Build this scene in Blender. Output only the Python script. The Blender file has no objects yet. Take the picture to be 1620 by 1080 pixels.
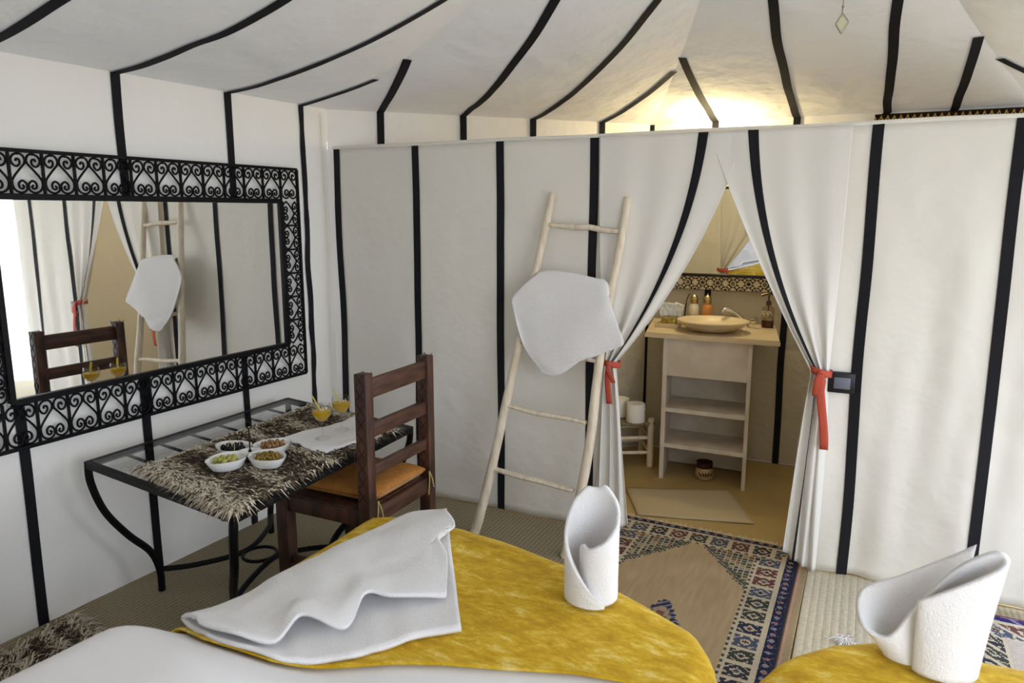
import bpy, bmesh, math, random
from math import sin, cos, pi, radians, sqrt, atan2, exp, floor as fl
from mathutils import Vector, Matrix, noise
random.seed(7)
S = bpy.context.scene
COL = S.collection

# ---------------------------------------------------------------- camera, world, exposure
cam = bpy.data.cameras.new('camera'); camo = bpy.data.objects.new('camera', cam); COL.objects.link(camo)
cam.sensor_width = 36; cam.lens = 1162 / 1620 * 36; cam.clip_start = .02; cam.clip_end = 200
camo.location = (0, 0, 1.65); camo.rotation_euler = (radians(80.0), 0, radians(25.8))
cam.dof.use_dof = True; cam.dof.focus_distance = 3.4; cam.dof.aperture_fstop = 4.0
S.camera = camo
S.view_settings.view_transform = 'Standard'; S.view_settings.look = 'None'
S.view_settings.exposure = 0.08; S.view_settings.gamma = 1; S.view_settings.use_curve_mapping = False
try:
    S.cycles.use_denoising = True
    S.cycles.max_bounces = 10; S.cycles.diffuse_bounces = 6; S.cycles.transparent_max_bounces = 12
    S.cycles.sample_clamp_indirect = 6
except Exception: pass
W = bpy.data.worlds.new('sky'); S.world = W; W.use_nodes = True
wn = W.node_tree; bg = wn.nodes['Background']
SKY_STRENGTH = 6.0
tc = wn.nodes.new('ShaderNodeTexCoord'); sx = wn.nodes.new('ShaderNodeSeparateXYZ'); cr = wn.nodes.new('ShaderNodeValToRGB')
wn.links.new(tc.outputs['Generated'], sx.inputs[0]); wn.links.new(sx.outputs['Z'], cr.inputs[0]); wn.links.new(cr.outputs[0], bg.inputs[0])
cr.color_ramp.elements[0].position = 0; cr.color_ramp.elements[0].color = (.86, .92, 1, 1)
cr.color_ramp.elements[1].position = .7; cr.color_ramp.elements[1].color = (.70, .82, 1, 1)
bg.inputs[1].default_value = SKY_STRENGTH

def portal(name, loc, rot, sx_, sy_):
    l = bpy.data.lights.new(name, 'AREA'); l.shape = 'RECTANGLE'; l.size = sx_; l.size_y = sy_
    l.cycles.is_portal = True
    o = bpy.data.objects.new(name, l); COL.objects.link(o); o.location = loc; o.rotation_euler = rot
    return o
portal('opening_daylight_portal', (1.62, 4.20, 1.1), (radians(90), 0, radians(135)), 2.0, 2.2)
portal('opening_daylight_portal', (2.33, 2.92, 1.1), (radians(90), 0, radians(90)), 1.0, 2.2)  # unseen right-wall opening, added to throw daylight on the left wall
portal('opening_daylight_portal', (1.58, .55, 1.1), (radians(90), 0, radians(45)), 1.9, 2.2)  # unseen front-right opening, added to bring daylight onto the partition
def bulb(name, loc, power, colour, r=.05):
    l = bpy.data.lights.new(name, 'POINT'); l.energy = power; l.color = colour; l.shadow_soft_size = r
    o = bpy.data.objects.new(name, l); COL.objects.link(o); o.location = loc
    return o
bulb('bathroom_bulb_light', (-.92, 4.74, 2.075), 17, (1, .80, .42), .035)

# ---------------------------------------------------------------- materials
MATS = {}
def mat(name, col, rough=.8, var=.0, vscale=5., bump=.0, bscale=200., bump2=.0, b2scale=6., metal=0., transl=0., col2=None, spec=.3, sheen=0., coat=0., stretch=None):
    if name in MATS: return MATS[name]
    m = bpy.data.materials.new(name); m.use_nodes = True; nt = m.node_tree; N = nt.nodes; L = nt.links
    p = N['Principled BSDF']; out = N['Material Output']
    p.inputs['Roughness'].default_value = rough; p.inputs['Metallic'].default_value = metal
    p.inputs['Specular IOR Level'].default_value = spec
    p.inputs['Sheen Weight'].default_value = sheen; p.inputs['Coat Weight'].default_value = coat
    p.inputs['Base Color'].default_value = (*col, 1)
    t = N.new('ShaderNodeTexCoord'); mp = N.new('ShaderNodeMapping'); L.new(t.outputs['Object'], mp.inputs[0])
    if stretch: mp.inputs['Scale'].default_value = stretch
    if var or col2:
        n = N.new('ShaderNodeTexNoise'); n.inputs['Scale'].default_value = vscale; n.inputs['Detail'].default_value = 4
        L.new(mp.outputs[0], n.inputs['Vector'])
        r = N.new('ShaderNodeValToRGB'); L.new(n.outputs['Fac'], r.inputs[0]); L.new(r.outputs[0], p.inputs['Base Color'])
        c2 = col2 if col2 else tuple(max(0, c * (1 - var)) for c in col)
        r.color_ramp.elements[0].position = .35; r.color_ramp.elements[0].color = (*c2, 1)
        r.color_ramp.elements[1].position = .65; r.color_ramp.elements[1].color = (*col, 1)
        csrc = r.outputs[0]
    else: csrc = None
    last = None
    for st, sc, d in ((bump2, b2scale, .04), (bump, bscale, .003)):
        if st:
            n = N.new('ShaderNodeTexNoise'); n.inputs['Scale'].default_value = sc; n.inputs['Detail'].default_value = 3
            L.new(mp.outputs[0], n.inputs['Vector'])
            b = N.new('ShaderNodeBump'); b.inputs['Strength'].default_value = st; b.inputs['Distance'].default_value = d
            L.new(n.outputs['Fac'], b.inputs['Height'])
            if last: L.new(last, b.inputs['Normal'])
            last = b.outputs[0]
    if last: L.new(last, p.inputs['Normal'])
    if transl:
        tr = N.new('ShaderNodeBsdfTranslucent'); tr.inputs[0].default_value = (*col, 1)
        if csrc: L.new(csrc, tr.inputs[0])
        mx = N.new('ShaderNodeMixShader'); mx.inputs[0].default_value = transl
        L.new(p.outputs[0], mx.inputs[1]); L.new(tr.outputs[0], mx.inputs[2]); L.new(mx.outputs[0], out.inputs[0])
    MATS[name] = m
    return m
def attr_mat(name, rough=.95, bump=.3, bscale=300.):
    if name in MATS: return MATS[name]
    m = mat(name, (1, 1, 1), rough, bump=bump, bscale=bscale, spec=.1); N = m.node_tree.nodes
    a = N.new('ShaderNodeAttribute'); a.attribute_name = 'tint'
    m.node_tree.links.new(a.outputs['Color'], N['Principled BSDF'].inputs['Base Color'])
    return m
def glass_mat(name, tint=(1, 1, 1), ior=1.45):
    if name in MATS: return MATS[name]
    m = bpy.data.materials.new(name); m.use_nodes = True; N = m.node_tree.nodes; L = m.node_tree.links
    N.remove(N['Principled BSDF'])
    tr = N.new('ShaderNodeBsdfTransparent'); tr.inputs[0].default_value = (*tint, 1)
    g = N.new('ShaderNodeBsdfGlossy'); g.inputs['Roughness'].default_value = .02
    f = N.new('ShaderNodeLayerWeight'); f.inputs[0].default_value = .5
    pw = N.new('ShaderNodeMath'); pw.operation = 'POWER'; pw.inputs[1].default_value = 4; L.new(f.outputs['Facing'], pw.inputs[0])
    ma = N.new('ShaderNodeMath'); ma.operation = 'MULTIPLY_ADD'; ma.inputs[1].default_value = .5; ma.inputs[2].default_value = .03; L.new(pw.outputs[0], ma.inputs[0])
    mx = N.new('ShaderNodeMixShader'); L.new(ma.outputs[0], mx.inputs[0]); L.new(tr.outputs[0], mx.inputs[1]); L.new(g.outputs[0], mx.inputs[2])
    L.new(mx.outputs[0], N['Material Output'].inputs[0]); MATS[name] = m
    return m
def mirror_mat():
    if 'silvered_glass' in MATS: return MATS['silvered_glass']
    return mat('silvered_glass', (.93, .94, .93), .0, metal=1)

CANVAS = mat('cream_canvas', (.86, .835, .775), .9, bump=.12, bscale=500, bump2=.4, b2scale=5, transl=.10, spec=.1)
WALLC = mat('wall_canvas', (.83, .81, .78), .9, bump=.12, bscale=500, bump2=.4, b2scale=5, transl=.02, spec=.1)
ROOFC = mat('roof_canvas', (.76, .74, .71), .9, bump=.12, bscale=500, bump2=.6, b2scale=6, transl=.02, spec=.1)
DRAPE = mat('curtain_cotton', (.86, .84, .80), .9, bump=.1, bscale=600, bump2=.1, b2scale=7, transl=.15, spec=.1)
BLACK = mat('black_tape', (.012, .012, .015), .8, bump=.2, bscale=400, spec=.2)
IRON = mat('black_iron', (.004, .004, .005), .45, bump=.1, bscale=60, spec=.16)
PALEW = mat('peeled_wood', (.80, .72, .59), .65, col2=(.66, .56, .42), vscale=8, bump=.2, bscale=60, stretch=(6, 6, 1))
DARKW = mat('stained_wood', (.095, .038, .021), .5, col2=(.032, .013, .008), vscale=9, bump=.15, bscale=80, stretch=(3, 3, 1), spec=.4)
DARKWX = mat('stained_wood_across', (.105, .044, .026), .5, col2=(.036, .015, .009), vscale=9, bump=.15, bscale=80, stretch=(5, .8, 5), spec=.4)
LINEN = mat('white_linen', (.83, .82, .83), .85, bump=.1, bscale=700, bump2=.05, b2scale=5, spec=.15)
TERRY = mat('white_terry', (.80, .785, .785), .98, bump=1.0, bscale=230, bump2=.10, b2scale=14, spec=.05, sheen=.3)
ORANGE = mat('orange_cotton', (.50, .215, .045), .9, col2=(.40, .16, .035), vscale=40, bump=.3, bscale=300)
REDTIE = mat('red_ribbon', (.50, .085, .05), .7, bump=.2, bscale=300)
STONE = mat('travertine', (.66, .55, .37), .32, col2=(.58, .46, .29), vscale=7, bump=.05, bscale=40, spec=.5)
PLASTER = mat('limewashed_board', (.66, .60, .52), .8, col2=(.54, .47, .385), vscale=6, bump=.15, bscale=60)
CERAM = mat('white_porcelain', (.86, .86, .85), .12, spec=.5, coat=.3)
CHROME = mat('chrome', (.75, .75, .76), .1, metal=1)
BRASS = mat('brass_cap', (.55, .43, .22), .25, metal=1)

def velvet():
    m = mat('mustard_velvet', (.62, .40, .02), .75, bump=.25, bscale=250, bump2=.12, b2scale=9, spec=.2, sheen=.2)
    N = m.node_tree.nodes; L = m.node_tree.links; p = N['Principled BSDF']
    p.inputs['Sheen Tint'].default_value = (1, .85, .3, 1)
    tcn = N.new('ShaderNodeTexCoord')
    a = N.new('ShaderNodeTexNoise'); a.inputs['Scale'].default_value = 8; a.inputs['Detail'].default_value = 14; a.inputs['Roughness'].default_value = .80; a.inputs['Distortion'].default_value = .25
    mp = N.new('ShaderNodeMapping'); mp.inputs['Rotation'].default_value = (0, 0, .5); mp.inputs['Scale'].default_value = (1, 2.2, 1)
    L.new(tcn.outputs['Object'], mp.inputs[0]); L.new(mp.outputs[0], a.inputs['Vector'])
    r = N.new('ShaderNodeValToRGB'); e = r.color_ramp.elements
    e[0].position = .34; e[0].color = (.38, .205, .006, 1); e[1].position = .66; e[1].color = (.88, .70, .26, 1)  # pale end paints the crushed pile's highlights into the colour
    k = e.new(.47); k.color = (.54, .315, .008, 1); k = e.new(.54); k.color = (.64, .41, .02, 1)
    L.new(a.outputs['Fac'], r.inputs[0]); L.new(r.outputs[0], p.inputs['Base Color'])
    return m
VELVET = velvet()
def carpet():
    m = mat('sisal_carpet', (.3, .25, .17), .95, spec=.05)
    N = m.node_tree.nodes; L = m.node_tree.links; p = N['Principled BSDF']
    t = N.new('ShaderNodeTexCoord'); w = N.new('ShaderNodeTexWave'); w.inputs['Scale'].default_value = 14; w.inputs['Distortion'].default_value = .6; w.bands_direction = 'X'
    w2 = N.new('ShaderNodeTexWave'); w2.inputs['Scale'].default_value = 26; w2.bands_direction = 'Y'; w2.inputs['Distortion'].default_value = .8
    n = N.new('ShaderNodeTexNoise'); n.inputs['Scale'].default_value = 90; n.inputs['Detail'].default_value = 5
    n2 = N.new('ShaderNodeTexNoise'); n2.inputs['Scale'].default_value = 1.6
    for x in (w, w2, n, n2): L.new(t.outputs['Object'], x.inputs['Vector'])
    def mth(op, a, b):
        q = N.new('ShaderNodeMath'); q.operation = op
        for i, v in enumerate((a, b)):
            if isinstance(v, (int, float)): q.inputs[i].default_value = v
            else: L.new(v, q.inputs[i])
        return q.outputs[0]
    s = mth('ADD', mth('MULTIPLY', w.outputs['Fac'], .22), mth('MULTIPLY', w2.outputs['Fac'], .22))
    s = mth('ADD', s, mth('MULTIPLY', n.outputs['Fac'], .5)); s = mth('ADD', s, mth('MULTIPLY', n2.outputs['Fac'], .2))
    r = N.new('ShaderNodeValToRGB'); L.new(s, r.inputs[0]); e = r.color_ramp.elements
    e[0].position = .3; e[0].color = (.19, .15, .095, 1); e[1].position = .85; e[1].color = (.42, .36, .25, 1)
    L.new(r.outputs[0], p.inputs['Base Color'])
    b = N.new('ShaderNodeBump'); b.inputs['Strength'].default_value = .5; b.inputs['Distance'].default_value = .004
    L.new(s, b.inputs['Height']); L.new(b.outputs[0], p.inputs['Normal'])
    return m

# ---------------------------------------------------------------- mesh builder
def frame_from(t):
    t = t.normalized(); a = Vector((0, 0, 1)) if abs(t.z) < .9 else Vector((1, 0, 0))
    s = t.cross(a).normalized(); return s, s.cross(t).normalized()
def crom(pts, n):
    P = [Vector(p) for p in pts]; out = []
    for i in range(len(P) - 1):
        p0 = P[max(i - 1, 0)]; p1 = P[i]; p2 = P[i + 1]; p3 = P[min(i + 2, len(P) - 1)]
        for k in range(n):
            t = k / n
            out.append(.5 * ((2 * p1) + (p2 - p0) * t + (2 * p0 - 5 * p1 + 4 * p2 - p3) * t * t + (3 * p1 - p0 - 3 * p2 + p3) * t ** 3))
    out.append(P[-1]); return out
class MB:
    def __init__(s): s.v = []; s.f = []; s.c = []; s.smooth = True
    def add(s, vs, fs, c=None):
        o = len(s.v); s.v += [tuple(v) for v in vs]
        for f in fs: s.f.append(tuple(i + o for i in f)); s.c.append(c)
        return s
    def box(s, c, d, rz=0., M=None, bev=0.):
        bm = bmesh.new(); bmesh.ops.create_cube(bm, size=1)
        for v in bm.verts: v.co = Vector((v.co.x * d[0], v.co.y * d[1], v.co.z * d[2]))
        b = bev or min(d) * .08
        bmesh.ops.bevel(bm, geom=bm.edges[:], offset=b, segments=2 if bev else 1, affect='EDGES', profile=.5)
        T = Matrix.Translation(c) @ (M if M else Matrix.Rotation(rz, 4, 'Z'))
        bm.verts.index_update()
        s.add([T @ v.co for v in bm.verts], [[v.index for v in f.verts] for f in bm.faces]); bm.free(); return s
    def tube(s, pts, r, n=8, cap=True, flat=1.):
        P = [Vector(p) for p in pts]; R = r if isinstance(r, (list, tuple)) else [r] * len(P)
        vs = []; prev = None
        for i, p in enumerate(P):
            t = (P[min(i + 1, len(P) - 1)] - P[max(i - 1, 0)])
            if prev is None: a, b = frame_from(t)
            else:
                tt = t.normalized(); a = (prev - tt * prev.dot(tt)).normalized(); b = a.cross(tt).normalized()
            prev = a
            for k in range(n):
                an = 2 * pi * k / n; vs.append(p + (a * cos(an) + b * sin(an) * flat) * R[i])
        fs = []
        for i in range(len(P) - 1):
            for k in range(n):
                k2 = (k + 1) % n; fs.append((i * n + k, i * n + k2, (i + 1) * n + k2, (i + 1) * n + k))
        if cap: fs.append(tuple(range(n))[::-1]); fs.append(tuple((len(P) - 1) * n + k for k in range(n)))
        return s.add(vs, fs)
    def bar(s, a, b, w, h=None):
        a = Vector(a); b = Vector(b); h = h or w; t = (b - a); L = t.length
        x, y = frame_from(t); M = Matrix((x, y, t.normalized())).transposed().to_4x4()
        return s.box((a + b) / 2, (w, h, L), M=M)
    def lathe(s, prof, c, n=24, sx=1., sy=1.):
        vs = []; fs = []; m = len(prof)
        for k in range(n):
            a = 2 * pi * k / n
            for (r, z) in prof: vs.append((c[0] + r * cos(a) * sx, c[1] + r * sin(a) * sy, c[2] + z))
        for k in range(n):
            k2 = (k + 1) % n
            for i in range(m - 1): fs.append((k * m + i, k2 * m + i, k2 * m + i + 1, k * m + i + 1))
        if prof[0][0] > 1e-4: fs.append(tuple(k * m for k in range(n))[::-1])
        if prof[-1][0] > 1e-4: fs.append(tuple(k * m + m - 1 for k in range(n)))
        return s.add(vs, fs)
    def ball(s, c, r, n=10, sc=(1, 1, 1)):
        pr = [(max(1e-5, r * sin(pi * i / (n // 2 + 2))), -r * cos(pi * i / (n // 2 + 2)) * sc[2]) for i in range(n // 2 + 3)]
        return s.lathe(pr, c, n, sc[0], sc[1])
    def grid(s, fn, nu, nv, closed=False, cf=None):
        vs = [fn(i / nu, j / nv) for j in range(nv + 1) for i in range(nu + 1)]
        o = len(s.v); s.v += [tuple(v) for v in vs]
        for j in range(nv):
            for i in range(nu):
                a = o + j * (nu + 1) + i; s.f.append((a, a + 1, a + nu + 2, a + nu + 1)); s.c.append(cf((i + .5) / nu, (j + .5) / nv) if cf else None)
        return s
    def prism(s, outline, z0, z1):
        n = len(outline); vs = [(x, y, z0) for x, y in outline] + [(x, y, z1) for x, y in outline]
        return s.add(vs, [tuple(range(n))[::-1], tuple(range(n, 2 * n))] + [(i, (i + 1) % n, n + (i + 1) % n, n + i) for i in range(n)])

ORG = {}
def obj(name, mb, m, parent=None, loc=None, smooth=True, solid=0., sub=0, label=None, ang=40., off=0.):
    """one mesh object; vertices are given in world space and stored relative to the object's own origin"""
    me = bpy.data.meshes.new(name); base = Vector(ORG[parent.name]) if parent else Vector((0, 0, 0))
    vs = mb.v
    if loc is None:
        if vs:
            xs = [v[0] for v in vs]; ys = [v[1] for v in vs]; zs = [v[2] for v in vs]
            loc = ((min(xs) + max(xs)) / 2, (min(ys) + max(ys)) / 2, min(zs))
        else: loc = base
    L = Vector(loc)
    me.from_pydata([(v[0] - L.x, v[1] - L.y, v[2] - L.z) for v in vs], [], mb.f); me.update()
    if smooth:
        me.polygons.foreach_set('use_smooth', [True] * len(me.polygons))
        try: me.set_sharp_from_angle(angle=radians(ang))
        except Exception: pass
    if any(c is not None for c in mb.c):
        ca = me.color_attributes.new('tint', 'FLOAT_COLOR', 'CORNER'); d = []
        for p, c in zip(me.polygons, mb.c):
            c = c or (1, 1, 1)
            for _ in range(p.loop_total): d += [c[0], c[1], c[2], 1.]
        ca.data.foreach_set('color', d)
    me.materials.append(m)
    o = bpy.data.objects.new(name, me); COL.objects.link(o); o.location = L - base
    if parent: o.parent = parent
    ORG[o.name] = tuple(L)
    if sub:
        q = o.modifiers.new('subsurf', 'SUBSURF'); q.levels = sub; q.render_levels = sub
    if solid:
        q = o.modifiers.new('solid', 'SOLIDIFY'); q.thickness = solid; q.offset = off
    if label: o['label'] = label
    return o
def tag(o, label, cat, group=None):
    o['label'] = label; o['category'] = cat
    if group: o['group'] = group
    return o
def thing(name, loc, label, cat, group=None):
    o = bpy.data.objects.new(name, None); COL.objects.link(o); o.location = loc; o.empty_display_size = .05
    ORG[o.name] = tuple(loc); return tag(o, label, cat, group)
def struct(o): o['kind'] = 'structure'; return o
def stuff(o): o['kind'] = 'stuff'; return o
def copy_tree(o, delta=(0, 0, 0), label=None, rz=None, parent=None):
    c = o.copy(); COL.objects.link(c)
    if parent is None:
        c.location = o.location + Vector(delta)
        if rz is not None: c.rotation_euler = (0, 0, rz)
        if label: c['label'] = label
    else: c.parent = parent; c.matrix_parent_inverse = o.matrix_parent_inverse.copy()
    for ch in list(o.children): copy_tree(ch, parent=c)
    return c
def nz(x, y=0., z=0.): return noise.noise(Vector((x, y, z)))
def lerp(a, b, t): return a + (b - a) * t
def sstep(a, b, x):
    t = min(1, max(0, (x - a) / (b - a))); return t * t * (3 - 2 * t)
def table(tab, x):
    if x <= tab[0][0]: return tab[0][1]
    for (a, b), (c, d) in zip(tab, tab[1:]):
        if x <= c: return lerp(b, d, (x - a) / (c - a))
    return tab[-1][1]

# ---------------------------------------------------------------- the tent: walls, roof, floor
CX, CY = -.3, 2.4; HW = 2.225
CN = [(-2.92, 1.331), (-2.845, 3.45), (-1.369, 4.98), (.769, 4.98), (2.28, 3.469), (2.28, 1.331), (.769, -.18), (-1.369, -.18)]
WN = ['wall_left', 'wall_back_left', 'wall_back', 'wall_back_right', 'wall_right', 'wall_front_right', 'wall_front', 'wall_front_left']
def wallfn(i, off=0.):
    a = Vector((*CN[i], 0)); b = Vector((*CN[(i + 1) % 8], 0)); t = (b - a).normalized(); n = Vector((t.y, -t.x, 0))
    L = (b - a).length
    def f(s, z):
        w = .010 * nz(s * 2.3 + i * 9, z * .9) * sin(pi * min(1, max(0, z / HW))) + .004 * nz(s * 9 + i, z * 2.)
        return a + t * s + n * (w + off) + Vector((0, 0, z))
    return f, L
# stripe positions measured along each wall from its first corner
WS = [[.31, .84, 1.42, 1.92], [.31, .81, 1.27, 1.75], [.0, .42, .91, 1.40, 1.74], [.3, .85, 1.4, 1.9], [.2, .75, 1.3, 1.85], [.3, .85, 1.4, 1.9], [.25, .8, 1.35, 1.9], [.3, .85, 1.4, 1.9]]
OPEN = {3: (.28, 2.05), 4: (.10, 1.0), 5: (.15, 1.95)}  # doorway at back right; right and front-right openings added for their daylight
for i in range(8):
    f, L = wallfn(i); mb = MB()
    spans = [(0, L)] if i not in OPEN else [(0, OPEN[i][0]), (OPEN[i][1], L)]
    for a, b in spans: mb.grid(lambda u, v, a=a, b=b: f(lerp(a, b, u), v * HW), max(4, int((b - a) * 24)), 36)
    if i in OPEN:
        a, b = OPEN[i]; mb.grid(lambda u, v: f(lerp(a, b, u), 2.1 + v * (HW - 2.1)), 30, 3)
    w = struct(obj(WN[i], mb, WALLC))
    g, _ = wallfn(i, .010 if i in (1, 2) else .005)
    for k, s in enumerate(WS[i]):
        if i in OPEN and OPEN[i][0] < s < OPEN[i][1]: continue
        m2 = MB(); ww = .021
        def sf(u, v, s=s, k=k):
            z = v * (HW - .005)
            wob = .006 * nz(z * 2.2, s * 7, i) + (.014 * nz(z * 4, 3) if (i == 0 and k == 3) else 0)
            hw = ww * (1 - (.35 * abs(nz(z * 5, 8)) if (i == 0 and k == 3) else 0))
            return g(s + wob + (u - .5) * 2 * hw, z)
        m2.grid(sf, 2, 40); obj('stripe', m2, BLACK, w, label='black stripe')
LINING = mat('beige_lining', (.50, .46, .37), .85, bump=.2, bscale=300, bump2=.5, b2scale=9, spec=.15)  # beige lining added to darken the bathroom walls below the partition's top
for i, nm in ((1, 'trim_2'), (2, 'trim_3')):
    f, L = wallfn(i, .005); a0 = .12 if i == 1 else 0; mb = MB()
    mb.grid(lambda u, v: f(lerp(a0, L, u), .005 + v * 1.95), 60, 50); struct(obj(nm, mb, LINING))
# roof: eight canvas panels rising to the peak
def roofz(w): return HW + .15 * w + .07 * w * w
def roofpt(i, s, w, off=0.):
    a = Vector((*CN[i], 0)); b = Vector((*CN[(i + 1) % 8], 0)); t = (b - a).normalized(); n = Vector((t.y, -t.x, 0))
    L = (b - a).length; D = (Vector((CX, CY, 0)) - a).dot(n); sc = (Vector((CX, CY, 0)) - a).dot(t)
    q = w / D; lo = sc * q; hi = L + (sc - L) * q; fr = (s - lo) / max(1e-4, hi - lo)
    fr = min(1, max(0, fr))
    z = roofz(q * 2.58) - .055 * sin(pi * fr) * sin(pi * min(1, max(0, q) * 1.2)) + (.012 * nz(s * 3 + i * 5, w * 2.4) + .006 * nz(s * 7 + w * 5, w * 3 - s * 2, i)) * sin(pi * fr) * sin(pi * min(1, max(0, q) * 3 + .03))
    p = a + t * s + n * w; return Vector((p.x, p.y, z + off)), lo, hi, D
mb = MB()
for i in range(8):
    a = Vector((*CN[i], 0)); L = (Vector((*CN[(i + 1) % 8], 0)) - a).length
    def rf(u, v, i=i, L=L):
        D = roofpt(i, 0, 0)[3]; w = (-.03 + 1.03 * v) * D * .999
        _, lo, hi, D = roofpt(i, 0, w)
        return roofpt(i, lerp(lo, hi, u), w)[0]
    mb.grid(rf, 60, 66)
ROOF = struct(obj('ceiling', mb, ROOFC))
for i in range(8):
    for s in WS[i]:
        D = roofpt(i, 0, 0)[3]; L = (Vector((*CN[(i + 1) % 8], 0)) - Vector((*CN[i], 0))).length; sc = (Vector((CX, CY, 0)) - Vector((*CN[i], 0))).dot((Vector((*CN[(i + 1) % 8], 0)) - Vector((*CN[i], 0))).normalized())
        we = D * (s / sc if s < sc else (L - s) / (L - sc)) - .02
        if we < .05: continue
        m2 = MB(); m2.grid(lambda u, v: roofpt(i, s + (u - .5) * .044 + .008 * nz(v * we * 3, s, i), v * min(we, D * .97), -.006)[0], 2, 40)
        obj('stripe', m2, BLACK, ROOF, label='black stripe')
# floor
CARPET = carpet()
mb = MB(); mb.prism([(CX + (x - CX) * 1.03, CY + (y - CY) * 1.03) for x, y in CN][::-1], -.04, 0.)
struct(obj('floor', mb, CARPET, loc=(0, 0, 0), smooth=False))
VINYL = mat('ochre_floor', (.40, .29, .12), .5, col2=(.35, .25, .10), vscale=3, bump=.04, bscale=30)
mb = MB(); mb.prism([(-2.80, 3.5), (.9, 3.5), (.9, 4.80), (.75, 4.95), (-1.36, 4.95)], .0, .004)
struct(obj('floor_bathroom', mb, VINYL, loc=(0, 0, 0), smooth=False))
SAND = mat('pale_sand', (.62, .55, .46), .95, var=.15, vscale=2, bump=.3, bscale=30)
mb = MB(); mb.grid(lambda u, v: (lerp(-30, 30, u), lerp(-30, 30, v), -.06 + .02 * nz(u * 30, v * 30)), 40, 40)
struct(obj('ground', mb, SAND))

# partition of canvas with a doorway
def pf(x, z, off=0.):
    k = sin(pi * min(1, max(0, z / 2.0)))
    y = 3.478 + .012 * nz(x * 2.1, z * .8, 4) * k + .006 * sin(x * 9 + z * 1.3) * (1 - z / 2.0) + .004 * nz(x * 8, z * 3)
    if x > -.15: y += .005 * sin(x * 23 + z * 1.2 + 1) * sstep(2.0, 1.2, z) + .004 * sin(x * 41 - z * 3) * sstep(1.9, .6, z) * .6
    return Vector((x, y - off, z))
ptop = lambda x: 2.005 + .006 * nz(x * 2)
mb = MB()
mb.grid(lambda u, v: pf(lerp(-2.83, -1.13, u), .012 + v * (ptop(lerp(-2.83, -1.13, u)) - .012)), 70, 50)
mb.grid(lambda u, v: pf(lerp(-.16, .74, u), lerp(.012 + .01 * sin(u * 9), ptop(0), v)), 50, 50)
# folded edge where the partition meets the left wall
mb.grid(lambda u, v: Vector((-2.83 - .13 * sin(u * pi * .5), 3.478 - .05 * sin(u * pi) + .0 * v, .012 + v * 1.995)), 8, 20)
PART = struct(obj('wall_partition', mb, CANVAS, solid=.004))
for s in (-2.80, -2.266, -1.744, -1.235, -.004, .49):
    m2 = MB(); zt = ptop(s) + .001
    m2.grid(lambda u, v: pf(s + (u - .5) * .044 + .01 * nz(v * 3, s * 5), .015 + v * (zt - .015), .007), 2, 44)
    m2.grid(lambda u, v: pf(s + (u - .5) * .044 + .01 * nz(3, s * 5), zt, .007 - v * .014), 2, 1)
    obj('stripe', m2, BLACK, PART, label='black stripe')
mb = MB(); mb.tube([(x, 3.478, 2.012 + .005 * nz(x * 2)) for x in [(-2.83 + .05 * k) for k in range(71)]], .010, 8)
obj('hem', mb, CANVAS, PART, label='rolled top hem')
mb = MB(); mb.tube([(-2.87, 3.40 + .004 * sin(z * 5), z) for z in [k * .1 for k in range(23)]], .028, 10)
struct(obj('trim_1', mb, CANVAS))

mb = MB(); mb.grid(lambda u, v: (lerp(.60, .765, u), lerp(3.49, 4.97, u), .012 + v * 2.15), 20, 20); struct(obj('wall_daylight_screen', mb, CANVAS, solid=.004))  # unseen wall added to keep the doorway daylight out of the bathroom
# curtains tied back on both sides of the doorway
def curtain(name, label, x0, x1, xt, zt, b0, b1, zb, kfix, kfree, stripe_u, ph, tiew, vmax=1.):
    root = thing(name, (xt, 3.44, 0), label, 'curtain', 'doorway curtains')
    def pt(u, v, off=0.):
        P = x0 + u * (x1 - x0); T = xt + (u - .5) * tiew * (1 if x1 > x0 else -1); n = 3.3
        e = u ** 4
        if v < .55:
            t = v / .55; k = lerp(kfix, kfree, e); C = P + (T - P) * k; zc = lerp(2.0, zt, .5)
            x = (1 - t) ** 2 * P + 2 * t * (1 - t) * C + t * t * T; z = (1 - t) ** 2 * 2.003 + 2 * t * (1 - t) * zc + t * t * zt
            A = .002 + .020 * t ** 2.6
        else:
            t = (v - .55) / .45; B = b0 + u * (b1 - b0); q = t ** .8
            x = T + (B - T) * q + .01 * sin(q * pi) * sin(u * 17 + ph); z = lerp(zt, zb(u), t)
            A = .020 - .009 * t
        yy = 3.452 - .012 * sin(pi * min(1, v * 1.5)) + A * sin(2 * pi * n * u + ph + .6 * v)
        if .47 < v < .63: yy = lerp(yy, 3.45 + (yy - 3.45) * .8, 1)
        return Vector((x, yy - off, z))
    mb = MB(); mb.grid(lambda u, v: pt(u, v), 110, 90); obj('cloth', mb, DRAPE, root, solid=.0025)
    m2 = MB(); m2.grid(lambda u, v: pt(stripe_u + (u - .5) * .044 / abs(x1 - x0), v * vmax, .005), 6, 110); obj('stripe', m2, BLACK, root, label='black stripe', solid=.001)
    return root, pt
lc, lpt = curtain('doorway_curtain', 'cream curtain left of doorway, gathered behind the wooden ladder', -1.20, -.53, -1.125, .91, -1.20, -1.01, lambda u: .03 + .03 * u, .06, .22, .73, .4, .06, .56)
rc, rpt = curtain('doorway_curtain', 'cream curtain right of doorway, tied with a long orange-red ribbon', -.10, -.69, -.155, .955, -.115, -.26, lambda u: .02 + .07 * u * u, .06, .42, .67, 2.2, .07)
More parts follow.
